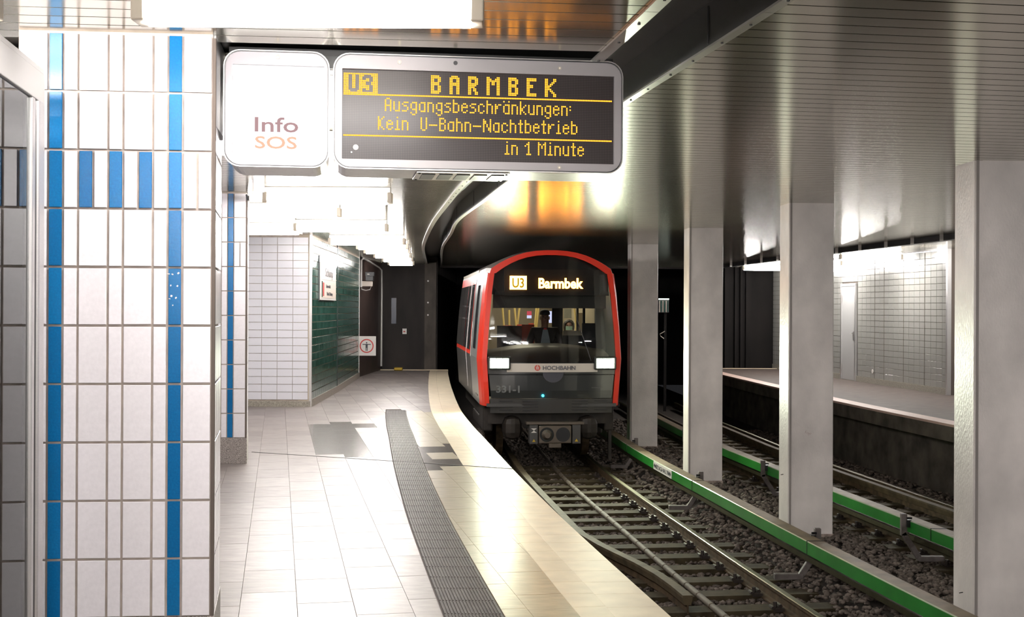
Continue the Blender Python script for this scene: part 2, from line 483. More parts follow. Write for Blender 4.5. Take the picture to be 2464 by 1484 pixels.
ANG = 10.6 * D2R
ax = Vector((-math.sin(ANG), math.cos(ANG))); cx_ = Vector((math.cos(ANG), math.sin(ANG)))
TL, TW = 0.60, 0.30
near_n = 0
far_fl = {k: MB() for k in ('floor_a', 'floor_b', 'floor_c', 'floor_dark')}
edge_fl = MB()
base_pt = Vector((-1.74, 6.6))
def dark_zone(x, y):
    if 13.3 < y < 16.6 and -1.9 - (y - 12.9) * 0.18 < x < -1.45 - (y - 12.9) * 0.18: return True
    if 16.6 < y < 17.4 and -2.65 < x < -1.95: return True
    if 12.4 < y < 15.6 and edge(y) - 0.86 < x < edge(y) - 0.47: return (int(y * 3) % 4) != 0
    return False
def tile_piece(mb, poly, z=0.0, ch=0.002, t=0.02):
    """a slab seen from above: chamfered top and sides"""
    n = len(poly)
    a = sum(poly[i][0] * poly[(i + 1) % n][1] - poly[(i + 1) % n][0] * poly[i][1] for i in range(n))
    if a < 0: poly = poly[::-1]
    c = (sum(p[0] for p in poly) / n, sum(p[1] for p in poly) / n)
    def ins(p, d):
        v = Vector((p[0] - c[0], p[1] - c[1])); L_ = v.length
        k = max(0, (L_ - d) / L_) if L_ > 0 else 1
        return (c[0] + v.x * k, c[1] + v.y * k)
    vs = [(*ins(p, ch * 1.4 + 0.0012), z) for p in poly] + [(*ins(p, 0.0012), z - ch) for p in poly] + [(*ins(p, 0.0012), z - t) for p in poly]
    fs = [tuple(range(n))]
    for r in (0, n):
        fs += [(r + i, r + n + i, r + n + (i + 1) % n, r + (i + 1) % n) for i in range(n)]
    mb.add(vs, fs)
for j in range(-26, 26):
    for i in range(-2, 48):
        sh = 0.3 * (j % 2)
        o_ = base_pt + cx_ * (j * TW) + ax * (i * TL + sh)
        q = [o_, o_ + cx_ * TW, o_ + cx_ * TW + ax * TL, o_ + ax * TL]
        q = [(p.x, p.y) for p in q]
        cy = sum(p[1] for p in q) / 4; cxx = sum(p[0] for p in q) / 4
        if cy > 31.8 or cy < 4.6 or cxx < -9: continue
        pieces = []
        if cy < 19.5:
            a = clip_curve(q, off(edge, -1.18), 1)
            b = clip_curve(clip_curve(q, off(edge, -0.86), -1), off(edge, -0.47), 1)
            pieces = [(a, 0), (b, 1)]
        else:
            pieces = [(clip_curve(q, off(edge, -0.47), 1), 0)]
        for pc, zone in pieces:
            if len(pc) < 3 or area(pc) < 0.0015: continue
            r = random.random()
            key = 'floor_a' if r < 0.45 else ('floor_b' if r < 0.75 else 'floor_c')
            px, py = sum(p[0] for p in pc) / len(pc), sum(p[1] for p in pc) / len(pc)
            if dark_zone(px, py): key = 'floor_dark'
            mk = M['floor_tan'] if (zone and key != 'floor_dark') else M[key]
            if cy < 14.5 and px > -0.47 * cy - 0.3 and cy > 5.8:
                mb = MB(); tile_piece(mb, pc)
                mb.build('floor_tile', mk, floor); near_n += 1
            elif zone:
                tile_piece(edge_fl, pc)
            else:
                tile_piece(far_fl[key], pc)
for k, mb in far_fl.items():
    if mb.v: mb.build('floor_tiles', M[k], floor, kind='stuff')
edge_fl.build('floor_tiles', M['floor_tan'], floor, kind='stuff')

# pale coping slabs, two rows along the platform edge
cop = MB()
y = 3.0; k = 0
while y < 32.1:
    st = 0.305
    for dx0, dx1, mk in ((-0.47, -0.29, 'coping_in'), (-0.288, 0.0, 'coping')):
        y0, y1 = y + 0.001, y + st - 0.001
        q = [(edge(y0) + dx0, y0), (edge(y0) + dx1, y0 + 0.03), (edge(y1) + dx1, y1 + 0.03), (edge(y1) + dx0, y1)]
        if y < 15.5 and y > 5.6:
            mb = MB(); tile_piece(mb, q, ch=0.002, t=0.05)
            mb.build('coping_slab', M[mk], floor)
        else:
            tile_piece(cop, q, t=0.05)
    y += st
cop.build('coping_slabs', M['coping'], floor, kind='stuff')

# ribbed tactile guidance strip
tac = MB()
tac.sheet([[(edge(y) - 1.176, y, 0.0), (edge(y) - 0.864, y, 0.0)] for y in rng(5.6, 19.57, 0.4)])
tac = tac.build('tactile_strip', M['tactile_gap'])
tag(tac, 'dark grey ribbed tactile guidance strip running up the pale platform floor', 'tactile strip')
y = 5.6
while y < 19.4:
    st = 0.295
    mb = MB(); nr = 17
    for r in range(nr):
        u0 = -1.172 + 0.304 * r / nr; u1 = u0 + 0.304 / nr * 0.62
        y0, y1 = y + 0.006, y + st - 0.006
        e0, e1 = edge(y0), edge(y1)
        vs = [(e0 + u0, y0, 0.001), (e0 + u1, y0, 0.001), (e1 + u1, y1, 0.001), (e1 + u0, y1, 0.001),
              (e0 + u0 + .003, y0 + .003, 0.006), (e0 + u1 - .003, y0 + .003, 0.006), (e1 + u1 - .003, y1 - .003, 0.006), (e1 + u0 + .003, y1 - .003, 0.006)]
        mb.add(vs, [(4, 5, 6, 7), (0, 1, 5, 4), (1, 2, 6, 5), (2, 3, 7, 6), (3, 0, 4, 7)])
    mb.add([(edge(y) - 1.172, y + .004, 0.0015), (edge(y) - 0.868, y + .004, 0.0015), (edge(y + st) - 0.868, y + st - .004, 0.0015), (edge(y + st) - 1.172, y + st - .004, 0.0015)], [(0, 1, 2, 3)])
    mb.build('ribbed_tile', M['tactile'], tac)
    y += st

# expansion joint across the platform
mb = MB()
p0, p1 = Vector((-2.86, 13.75)), Vector((edge(12.42) - 0.002, 12.42))
d = (p1 - p0).normalized(); n = Vector((-d.y, d.x))
mb.prism([tuple(p0 - n * 0.009), tuple(p1 - n * 0.009), tuple(p1 + n * 0.009), tuple(p0 + n * 0.009)], -0.002, 0.0035)
tag(mb.build('trim_1', M['dark']), 'thin dark expansion joint crossing the platform floor', kind='structure')
# bright edge strip where the platform ends
tag(MB().box((-2.55, 32.32, -0.01), (1.8, 0.05, 0.05)).build('trim_2', M['coping_in']), kind='structure')
tag(MB().box((6.4, 33.9, -0.01), (1.8, 0.05, 0.05)).build('trim_3', M['coping_in']), kind='structure')

# platform body under the floor
mb = MB()
mb.sweep(path(edge, -16, 32.3, 0.6), [(-0.02, -0.012), (-0.02, -0.2), (-0.30, -0.22), (-0.30, -1.12), (-1.0, -1.12), (-1.0, -0.012)])
tag(mb.build('wall_platform', M['concrete_dark']), kind='structure')

# ------------------------------------------------------------------ far platform
mb = MB()
mb.sheet([[(fedge(y) + 0.02, y, -0.004), (fedge(y) + 0.34, y, -0.004)] for y in rng(3, 33.9, 0.6)])
ff = MB()
ff.sheet([[(fedge(y) + 0.30, y, 0.0), (11.0, y, 0.0)] for y in rng(3, 33.9, 0.6)])
M['floor_far'] = mat('floor_far', (0.095, 0.072, 0.062), 0.7, spec=0.25, noise=(4, 0.25, (1, 2.5, 1)), bump=(30, 0.04, (1, 1, 1)))
ff = tag(ff.build('floor', M['floor_far']), kind='structure')
y = 12.5
rest = MB()
while y < 33.7:
    q = [(fedge(y + .002), y + .002), (fedge(y + .002) + 0.30, y + .002), (fedge(y + 0.6) + 0.30, y + 0.598), (fedge(y + 0.6), y + 0.598)]
    if y < 24: 
        m2 = MB(); tile_piece(m2, q, t=0.035); m2.build('coping_slab', M['coping_far'] if 'coping_far' in M else M.setdefault('coping_far', mat('coping_far', (0.62, 0.44, 0.37), 0.5)), ff)
    else: tile_piece(rest, q, t=0.035)
    y += 0.6
rest.build('coping_slabs', M['coping_far'], ff, kind='stuff')
mb = MB()
mb.sweep(path(fedge, 3, 33.9, 0.6), [(0.01, -0.03), (1.6, -0.03), (1.6, -1.3), (0.45, -1.3), (0.45, -0.28), (0.02, -0.25)])
tag(mb.build('wall_far_platform', M['concrete_dark']), kind='structure')

# ------------------------------------------------------------------ track bed
mb = MB()
mb.sheet([[(edge(y) - 0.4, y, -1.15), (edge(y) + 2.7, y, -1.15), (edge(y) + 3.1, y, -0.95), (fedge(y) - 2.75, y, -0.97), (fedge(y) - 2.3, y, -1.15), (fedge(y) + 0.7, y, -1.15)] for y in rng(-16, 60, 1.0)])
bed = tag(mb.build('ground', M['ground']), kind='structure')

# ------------------------------------------------------------------ ceiling: aluminium strips either side of the cable slot
def backing(f0, f1, z, y0, y1):
    m_ = MB(); m_.sheet([[(f0(y), y, z), (f1(y), y, z)] for y in rng(y0, y1, 0.5)]); return m_
const = lambda v: (lambda y: v)
ceiling_a = tag(backing(const(-9.5), slotL, CE + 0.03, -16, 34).build('ceiling', M['dark']), kind='structure')
ceiling_b = tag(backing(slotR, fslot, CE + 0.03, -16, 36).build('ceiling', M['dark']), kind='structure')
ceiling_c = tag(backing(off(fslot, 0.1), const(12.0), CE + 0.03, 3, 36).build('ceiling', M['dark']), kind='structure')

def strips(parent, ang, x0, x1, y0, y1, clips, near, skip=None, pitch=0.146):
    t = Vector((math.cos(ang), math.sin(ang))); nn = Vector((-t.y, t.x))
    rest = MB(); c = y0; cnt = 0
    while c < y1:
        g = 0.0055
        a0 = Vector((0, c + g)) + t * x0; a1 = Vector((0, c + g)) + t * x1
        b0 = Vector((0, c + pitch - g)) + t * x0; b1 = Vector((0, c + pitch - g)) + t * x1
        q = [tuple(a0), tuple(a1), tuple(b1), tuple(b0)]
        if skip: q = skip(q, c)
        for f, side in clips:
            q = clip_curve(q, f, side) if len(q) > 2 else q
        if len(q) > 2 and area(q) > 0.01:
            if 2.0 < c < near and cnt < 280:
                MB().prism(q, CE, CE + 0.014).build('ceiling_panel', M['alu_ceiling'], parent); cnt += 1
            else:
                rest.prism(q, CE, CE + 0.014)
        c += pitch
    rest.build('ceiling_panels', M['alu_ceiling'], parent, kind='stuff')
def gap_at_board(q, c):
    """the strip above the hanging signs is left out between the pillar and the slot"""
    if 5.60 < c < 5.84:
        return [(min(p[0], -1.37), p[1]) for p in q]
    return q
strips(ceiling_a, 5.5 * D2R, -9.4, 5.0, -15.5, 33.5, [(slotL, 1)], 9.5, gap_at_board)
strips(ceiling_b, 9.0 * D2R, -3.0, 9.5, -15.5, 35.0, [(slotR, -1), (fslot, 1)], 8.5)
strips(ceiling_c, 9.0 * D2R, 4.5, 11.8, 8.0, 35.0, [(off(fslot, 0.1), -1)], 0)

# slot cavity and its edge trims
mb = MB()
mb.sheet([[(slotL(y), y, CE + 0.03), (slotL(y), y, CE + 0.20), (slotR(y), y, CE + 0.20), (slotR(y), y, CE)] for y in rng(-16, 34, 0.5)])
slot = tag(mb.build('ceiling_slot', M['slot_metal']), 'dark recessed cable slot curving along the ceiling above the platform edge', kind='structure')
for f, s, x0, x1 in ((slotL, 'l', -0.045, 0.012), (slotR, 'r', -0.012, 0.032)):
    y = 3.4
    while y < 33:
        L_ = 1.5
        m_ = MB()
        m_.sweep([(f(yy), yy) for yy in rng(y, y + L_ - 0.006, 0.5)], [(x0, CE - 0.011), (x1, CE - 0.011), (x1, CE - 0.001), (x0, CE - 0.001)])
        p_ = m_.build('edge_trim', M['trim_alu'], slot)
        if y < 13:
            sc = MB()
            for yy in (y + 0.2, y + 0.55, y + 0.95, y + 1.3):
                xx = f(yy) + (x0 + x1) / 2
                sc.cyl((xx, yy, CE - 0.0155), (xx, yy, CE - 0.010), 0.006, 6)
            sc.build('screws', M['dark'], p_, kind='stuff')
        y += L_
y = 3.4
while y < 30:
    xm = slotR(y)
    MB().box((xm - 0.004, y, CE + 0.1), (0.003, 0.008, 0.17)).build('panel_joint', M['black'], slot)
    y += 2.2

# far slot: black cable duct with pale hanger plates
mb = MB()
mb.sweep(path(fslot, 9, 34, 0.7), [(-0.02, CE - 0.085), (0.11, CE - 0.085), (0.11, CE + 0.03), (-0.02, CE + 0.03)])
duct = tag(mb.build('cable_duct', M['black']), 'long black cable duct under the ceiling at the far platform edge', 'cable duct', kind='thing')
for y in (18.2, 19.2, 20.25, 21.3, 22.45, 23.6, 24.7, 25.9, 27.2, 28.4, 29.7, 31.0, 32.4):
    MB().box((fslot(y) - 0.11, y, CE - 0.05), (0.055, 0.012, 0.10)).build('hanger_plate', M['white_plate'], duct)

# ------------------------------------------------------------------ walls
def tile_wall(parent, p0, p1, z_lo, z_top, pw, ph, mats, px_lim=None, brick=False, joint=0.007, t=0.012, clipfn=None, single=lambda u, z: True, skip=None, grow=None):
    fr, L_ = wall_frame(p0, p1)
    tw, th = pw - joint, ph - joint
    full = [slab_mesh('wall_tile', tw, th, t, m_, 0.0015) for m_ in mats]
    rest = [MB() for _ in mats]
    cnt = 0
    nz = int((z_top - z_lo) / ph + 0.5)
    for r in range(nz):
        z = z_top - ph * (r + 0.5)
        sh = (pw / 2 if (brick and r % 2) else 0)
        u = -sh
        while u < L_ - 0.01:
            a, b = max(u, 0), min(u + pw, L_)
            if b - a > 0.03:
                k = random.randrange(len(mats))
                c = (a + b) / 2
                if not (skip and skip(c, z)):
                    if b - a > pw - 0.001 and cnt < 290 and single(c, z):
                        put('wall_tile', full[k], parent, fr @ Matrix.Translation((c, 0, z))); cnt += 1
                    else:
                        hw = (b - a - joint) / 2
                        m_ = fr
                        vs = [fr @ Vector(p) for p in ((c - hw, -t, z - th / 2), (c + hw, -t, z - th / 2), (c + hw, -t, z + th / 2), (c - hw, -t, z + th / 2),
                                                       (c - hw, 0, z - th / 2), (c + hw, 0, z - th / 2), (c + hw, 0, z + th / 2), (c - hw, 0, z + th / 2))]
                        rest[k].add(vs, [(0, 1, 2, 3), (0, 4, 5, 1), (1, 5, 6, 2), (2, 6, 7, 3), (3, 7, 4, 0)])
            u += pw
    for k, mb_ in enumerate(rest):
        if mb_.v: mb_.build('wall_tiles', mats[k], parent, kind='stuff')
    return fr, L_

def wall(name, p0, p1, z0, z1, m, thick=0.2):
    d = Vector((p1[0] - p0[0], p1[1] - p0[1])).normalized(); n = Vector((-d.y, d.x)) * thick
    return tag(MB().prism([p0, p1, (p1[0] + n.x, p1[1] + n.y), (p0[0] + n.x, p0[1] + n.y)], z0, z1).build(name, m), kind='structure')

# white tiled end wall behind the pillars
WX, WY = -3.25, 20.15
w1 = wall('wall_back', (-9.0, WY), (WX, WY), 0, CE + 0.02, M['grout'])
tile_wall(w1, (-9.04, WY - 0.008), (WX - 0.04, WY - 0.008), 0.09, 2.735, 0.25, 0.125, [M['tile_wall'], M['tile_wall']], single=lambda u, z: u > 4.55, joint=0.007)
MB().box((-6.15, WY - 0.03, 0.045), (5.8, 0.06, 0.09)).build('baseboard', M['plinth'], w1)
MB().box((WX - 0.01, WY - 0.012, 1.385), (0.022, 0.03, 2.77)).build('corner_trim', M['satin_steel'], w1)
# green tiled side wall of the platform
gpts = [(WX, WY), (-3.33, 23.7), (-3.53, 28.7)]
for i in range(2):
    a, b = gpts[i], gpts[i + 1]
    # frame runs from the far end to the near one so that -Y faces the platform (to the right)
    d = (Vector(b) - Vector(a)).normalized(); nrm = Vector((d.y, -d.x))
    wl = tag(MB().prism([a, b, (b[0] - nrm.x * 0.2, b[1] - nrm.y * 0.2), (a[0] - nrm.x * 0.2, a[1] - nrm.y * 0.2)], 0, CE + 0.02).build('wall_left', M['grout_far']), kind='structure')
    aa = (a[0] + nrm.x * 0.004, a[1] + nrm.y * 0.004); bb = (b[0] + nrm.x * 0.004, b[1] + nrm.y * 0.004)
    tile_wall(wl, aa, bb, 0.12, 2.74, 0.25, 0.125, [M['tile_green'], M['tile_green_b']], brick=True, joint=0.013, single=(lambda u, z: True) if i == 0 else (lambda u, z: u < 2.0))
    MB().prism([a, b, (b[0] + nrm.x * 0.03, b[1] + nrm.y * 0.03), (a[0] + nrm.x * 0.03, a[1] + nrm.y * 0.03)], 0, 0.12).build('baseboard', M['plinth'], wl)
    e = b if i == 0 else b
    MB().box((e[0] + 0.012, e[1] - 0.01, 1.39), (0.02, 0.03, 2.76)).build('corner_trim', M['black'] if i == 0 else M['satin_steel'], wl)
MB().box((WX + 0.008, WY - 0.005, 1.385), (0.02, 0.02, 2.77)).build('corner_trim', M['satin_steel'], wl)

# dark brown partition beyond the tiles, then the tunnel
wall('wall_partition', (-3.545, 28.72), (-3.40, 32.4), 0, CE + 0.02, M['tunnel_brown'], 0.2)
wall('wall_tunnel_end', (-9.5, 32.6), (-1.95, 32.6), -1.2, CE + 0.3, M['tunnel'], 0.3)
mb = MB()
mb.prism([(-1.98, 32.9), (-2.05, 46), (-2.5, 46), (-2.5, 32.9)], -1.2, 3.1)
tag(mb.build('wall_tunnel_left', M['tunnel']), kind='structure')
MB_ = MB().box((-2.13, 32.56, 1.3), (0.30, 0.1, 3.0))
M['tunnel_light'] = mat('tunnel_light', (0.075, 0.060, 0.048), 0.7, noise=(3, 0.4, (1, 1, 0.4)))
tag(MB_.build('pillar_tunnel', M['tunnel_light']), kind='structure')
wall('wall_tunnel_back', (-3, 48), (14, 48), -1.3, 3.4, M['tunnel'], 0.3)
wall('wall_far_end', (5.0, 34.4), (12, 34.4), -1.3, 3.4, M['tunnel_black'], 0.3)
for x, w_ in ((5.9, 0.10), (6.15, 0.05), (6.3, 0.05), (6.5, 0.14)):
    tag(MB().box((x, 34.3, 1.2), (w_, 0.08, 3.3)).build('trim_4', M['tunnel_black']), kind='structure')
tag(MB().sheet([[(-3, 34, 3.1), (13, 34, 3.1)], [(-3, 48, 3.1), (13, 48, 3.1)]]).build('ceiling_tunnel', M['tunnel']), kind='structure')
tag(MB().box((2.5, 34.6, 2.95), (16, 0.2, 0.45)).build('lintel_tunnel', M['tunnel']), kind='structure')
# beams between rock and ceiling: closing walls outside the view
wall('wall_behind', (13, -16), (-9.5, -16), -1.3, 3.1, M['column_edge'], 0.3)
wall('wall_outer_left', (-9.4, -16), (-9.4, 20), 0, 3.0, M['tile_wall'], 0.2)

# far tiled wall with a door
fw = [(8.28, 23.64), (7.95, 26.6), (7.62, 29.6), (7.2, 34.3)]
fwall = MB(); 
fwl = MB().prism([(7.2, 34.3), (7.95, 26.6), (8.28, 23.64), (8.6, 23.66), (8.5, 34.3)], 0, CE + 0.02)
fwl = tag(fwl.build('wall_right', M['grout_dark']), kind='structure')
def far_face(a, b):
    d = (Vector(b) - Vector(a)).normalized(); nrm = Vector((-d.y, d.x)) * -1
    return a, b
DOOR0, DOOR1 = 3.9, 4.85
a, b = (8.272, 23.64), (7.935, 26.6)
# frame from far to near: -Y faces the track
def wl_tiles(pn, pf, **kw):
    d = (Vector(pn) - Vector(pf)).normalized(); n = Vector((d.y, -d.x))
    return tile_wall(fwl, (pf[0] + n.x * 0.006, pf[1] + n.y * 0.006), (pn[0] + n.x * 0.006, pn[1] + n.y * 0.006), 0.12, 2.745, 0.25, 0.125, [M['tile_grey'], M['tile_grey_b'], M['tile_grey']], joint=0.008, **kw)
fr1, L1 = wl_tiles((8.28, 23.64), (7.95, 26.6))
fr2, L2 = wl_tiles((7.95, 26.6), (7.2, 34.3), single=lambda u, z: u > 6.2, skip=lambda u, z: 5.25 < u < 6.2 and z < 2.22)
for fr_, L_ in ((fr1, L1), (fr2, L2)):
    o = MB().box((L_ / 2, -0.015, 0.06), (L_, 0.03, 0.12)).build('baseboard', M['plinth'], fwl); o.matrix_local = fr_
    o = MB().box((L_ / 2, -0.02, 2.755), (L_, 0.03, 0.02)).build('top_trim', M['satin_steel'], fwl); o.matrix_local = fr_
for fr_, us in ((fr1, (0.02, L1 - 1.0, 1.0)), (fr2, (L2 - 0.5,))):
    for u in us:
        o = MB().box((u, -0.013, 1.40), (0.009, 0.008, 2.66)).build('panel_joint', M['grout_dark'], fwl); o.matrix_local = fr_
o = MB().box((L1 + 0.03, -0.01, 1.385), (0.06, 0.08, 2.77)).build('corner_trim', M['satin_steel'], fwl); o.matrix_local = fr1
# wall returns and continues behind the near columns
wall('wall_right_return', (8.60, 8.0), (8.60, 23.5), 0, CE + 0.02, M['tile_grey_b'], 0.2).location.x = 0.3
# door in the far wall
dr = thing('door_1', None, None, kind='structure')
for k, (c, d_, m_) in {'door_frame': ((5.55, -0.02, 1.10), (0.98, 0.05, 2.2), 'satin_steel')}.items():
    mb = MB()
    mb.box((5.29, -0.02, 1.1), (0.06, 0.06, 2.2)); mb.box((6.17, -0.02, 1.1), (0.06, 0.06, 2.2)); mb.box((5.73, -0.02, 2.18), (0.94, 0.06, 0.06))
    o = mb.build(k, M[m_], dr); o.matrix_local = fr2
o = MB().box((5.73, -0.012, 1.08), (0.84, 0.04, 2.14)).build('door_leaf', M['door_grey'], dr, bevel=0.003); o.matrix_local = fr2
mb = MB().box((6.07, -0.045, 1.02), (0.04, 0.012, 0.20)); mb.cyl((6.07, -0.05, 1.07), (6.07, -0.09, 1.07), 0.009, 8); mb.cyl((6.07, -0.085, 1.07), (5.96, -0.085, 1.07), 0.009, 8)
o = mb.build('door_handle', M['steel'], dr); o.matrix_local = fr2
mb = MB().box((5.33, -0.05, 1.86), (0.03, 0.03, 0.16)); mb.box((5.33, -0.05, 0.28), (0.03, 0.03, 0.16))
o = mb.build('hinge', M['steel'], dr); o.matrix_local = fr2
o = MB().cyl((7.15, -0.028, 0.27), (7.15, -0.02, 0.27), 0.045, 14).build('cover_plate', M['white_plate'], fwl); o.matrix_local = fr2

# ------------------------------------------------------------------ tiled pillars
def pillar(P0, width_cols, side_cols, a_front, a_side, label, wait=None, only_visible=False):
    t = Vector((math.cos(a_front), math.sin(a_front))); s = Vector((-math.sin(a_side), math.cos(a_side)))
    CT = 0.010
    Wd = sum(width_cols); Dp = sum(side_cols) + CT
    FR = Vector(P0); FL = FR - t * (Wd + 2 * CT); BR = FR + s * (Dp + CT); BL = FL + s * (Dp + CT)
    root = thing('pillar', label, 'pillar', (*((FR + BL) / 2), 0), kind='structure')
    inv = Matrix.Translation((-(FR + BL).x / 2, -(FR + BL).y / 2, 0))
    e = 0.010
    MB().prism([tuple(FR + s * e - t * e), tuple(BR - t * e), tuple(BL + t * e), tuple(FL + s * e + t * e)], 0.0, CE + 0.012).build('core', M['grout'], root, world=True)
    # granite plinth
    g = 0.006
    MB().prism([tuple(FR - s * g + t * g), tuple(BR + t * g), tuple(BL - t * g), tuple(FL - s * g - t * g)], 0.0, 0.262).build('plinth', M['granite'], root, world=True, bevel=0.003)
    ztop = CE - 0.008
    for (p0, p1, cols, front) in ((FL, FR, [CT] + width_cols, True), (FR, BR, [CT] + side_cols, False)):
        fr, L_ = wall_frame(tuple(p0), tuple(p1))
        fr = inv @ fr
        cache = {}
        for r in range(10):
            zc = ztop - 0.25 * (r + 0.5)
            u = cols[0]
            cs = cols[1:]
            plan = []
            for i, c in enumerate(cs):
                blue = front and i in (1, len(cs) - 2)
                if r == 2 and front:
                    if c > 0.1:
                        inner = 1 < i < len(cs) - 2
                        plan += [(u, c / 2, inner and i < len(cs) // 2), (u + c / 2, c / 2, inner and i > len(cs) // 2)]
                    else:
                        mid = i == len(cs) // 2
                        plan.append((u, c, blue or mid))
                else:
                    plan.append((u, c, blue))
                u += c
            for (uu, c, bl) in plan:
                key = (round(c, 4), bl, random.random() < 0.5)
                if key not in cache:
                    mn = ('tile_blue' if key[2] else 'tile_blue_b') if bl else ('tile_white' if key[2] else 'tile_white_b')
                    cache[key] = slab_mesh('tile', c - 0.010, 0.25 - 0.010, 0.008, M[mn], 0.0015)
                j = random.uniform(-0.0006, 0.0006)
                put('tile', cache[key], root, fr @ Matrix.Translation((uu + c / 2, 0.008 - 0.003, zc + j)))
    if len(label) and 'nearest' in label:
        fr0 = inv @ wall_frame(tuple(FL), tuple(FR))[0]
        mb = MB()
        for (du, dz, a, b) in ((.005, 1.735, .012, .004), (.022, 1.733, .008, .005), (.047, 1.738, .007, .009), (.015, 1.685, .005, .007), (.043, 1.683, .006, .007), (.018, 1.640, .008, .008), (.037, 1.632, .006, .008), (.010, 1.628, .007, .003), (.024, 1.60, .004, .005)):
            mb.box((.635 + du, -0.0007, dz), (a, 0.0012, b), ry=du * 20)
        o = mb.build('paint_chips', M['white_plate'], root); o.matrix_local = fr0 @ Matrix.Translation((0, -0.004 + 0.0015, 0))
    MB().box((0, 0, 0), (0.014, 0.014, 2.49)).build('corner_trim', M['grout_dark'], root).matrix_local = inv @ Matrix.Translation((FR.x - 0.004, FR.y + 0.006, 0.262 + 2.49 / 2))
    return root
W_, N_ = 0.125, 0.0625
# the blue-striped accent order: W B N W N W N B W
cols = [W_, N_, N_, W_, N_, W_, N_, N_, W_]
pillar((-1.285, 5.376), cols, [W_, W_, N_, W_, W_], 5.3 * D2R, 10.5 * D2R, 'white tiled pillar with two blue stripes standing nearest, beside the glass case')
pillar((-2.712, 12.75), cols, [W_, W_, N_, W_, W_], 3.5 * D2R, 10.5 * D2R, 'slimmer looking white and blue tiled pillar on a granite base further down the platform')

# ------------------------------------------------------------------ painted concrete columns between the tracks
for i, (x, y, lab) in enumerate(((3.62, 9.76, 'grey painted concrete column nearest the camera at the right edge'),
                                 (3.04, 13.69, 'grey concrete column with red scribble, second from the right'),
                                 (2.54, 17.93, 'grey concrete column behind the small white label on the green cover'),
                                 (2.13, 22.43, 'narrowest and furthest grey concrete column, right beside the train'))):
    rt = thing('column', lab, 'column', (x, y, -1.02), 2.5 * D2R, 'concrete columns between the tracks', kind='structure')
    zt = CE + 0.02 + 1.02
    MB().box((0.25, 0.2, zt / 2), (0.5, 0.4, zt)).build('shaft', M['column'], rt, bevel=0.012)
    MB().box((0.022, -0.002, zt / 2), (0.020, 0.012, zt - 0.02)).build('corner_strip', M['column_edge'], rt)
    MB().prism([(-0.012, -0.012), (0.512, -0.012), (0.512, 0.412), (-0.012, 0.412)], 0.0, 0.155).build('foot', M['column_dirt'], rt, bevel=0.01)
    if i == 1:
        text('scribble', 'Foyr', 0.05, mat('scribble_ink', (0.32, 0.17, 0.16), 0.7), rt, Matrix.Translation((0.215, -0.006, 1.62 - 0.37)) @ Matrix.Rotation(math.pi / 2, 4, 'X') @ Matrix.Rotation(-0.25, 4, 'Z'), 0.0005, xs=0.8, offset=-0.0012)
    if i < 2:
        MB().cyl((-0.03, 0.2, 0.78 if i else 0.36), (0.0, 0.2, 0.785 if i else 0.365), 0.004, 6).build('bolt', M['dark'], rt)

# ------------------------------------------------------------------ fluorescent lamps
def lamp(xc, y, L_, label, m='lamp', group='fluorescent lamps over the platform', z=0.0, rz=0.0):
    r = thing('ceiling_lamp', label, 'lamp', (xc, y, CE), rz, group)
    MB().box((0, 0, -0.028 + z), (L_ - 0.02, 0.07, 0.054)).build('housing', M['lamp_body'], r, bevel=0.004)
    mb = MB(); prof = [(-0.055, -0.056), (0.055, -0.056), (0.063, -0.075), (0.063, -0.13), (0.045, -0.158), (0.0, -0.166), (-0.045, -0.158), (-0.063, -0.13), (-0.063, -0.075)]
    vs = []; n = len(prof)
    for x in (-L_ / 2 + 0.045, L_ / 2 - 0.045):
        vs += [(x, a, b + z) for a, b in prof]
    mb.add(vs, [(i, (i + 1) % n, n + (i + 1) % n, n + i) for i in range(n)] + [tuple(range(n)), tuple(range(2 * n - 1, n - 1, -1))])
    mb.build('diffuser', M[m], r)
    for s in (-1, 1):
        MB().box((s * (L_ / 2 - 0.02), 0, -0.105 + z), (0.048, 0.125, 0.10)).build('end_cap', M['lamp_cap'], r, bevel=0.006)
    return r
LP = [(-2.46, 4.42, 1.25, 'lit lamp at the top left corner above the glass case'),
      (-0.735, 4.50, 1.25, 'long lit lamp above the departure board, nearest the camera'),
      (-1.35, 8.30, 1.25, 'lit lamp hidden above the platform right behind the info box'),
      (-2.75, 8.0, 1.25, 'lit lamp between the two tiled pillars, left row'),
      (-1.80, 12.15, 1.25, 'lit lamp just below the info box, over the second pillar'),
      (-2.55, 14.0, 1.25, 'lit lamp in the left row right beyond the second pillar'),
      (-2.28, 16.6, 1.25, 'third lamp of the right row, before the white tiled wall'),
      (-3.55, 17.3, 1.25, 'lit lamp against the corner of the white tiled wall'),
      (-2.33, 20.0, 1.23, 'lamp over the corner where the green wall starts'),
      (-2.25, 21.6, 0.90, 'lamp over the green wall just before the station name sign'),
      (-2.33, 23.2, 0.86, 'lamp over the station name sign'),
      (-2.42, 25.2, 0.76, 'lamp in the far row right after the station name sign'),
      (-2.50, 27.2, 0.68, 'last lamp but one in the far row'),
      (-2.62, 29.4, 0.62, 'furthest lamp of the row before the dark tunnel')]
for x, y, L_, lab in LP:
    lamp(x, y, L_, lab)
for k in range(5):
    for x in (-2.1, -0.5, 1.0):
        if k == 0 and x > 0: continue
        lamp(x + 0.3 * k, 0.9 - 3.3 * k, 1.25, 'lit lamp over the platform behind the camera')
FL_ = [(7.16, 24.9, 'nearest lamp over the far platform beside the tiled wall'),
       (6.85, 28.3, 'second lamp over the far platform'),
       (6.50, 31.8, 'furthest lamp over the far platform, seen between two columns')]
for x, y, lab in FL_:
    lamp(x, y, 1.25, lab, 'lamp_far', 'lamps over the far platform')
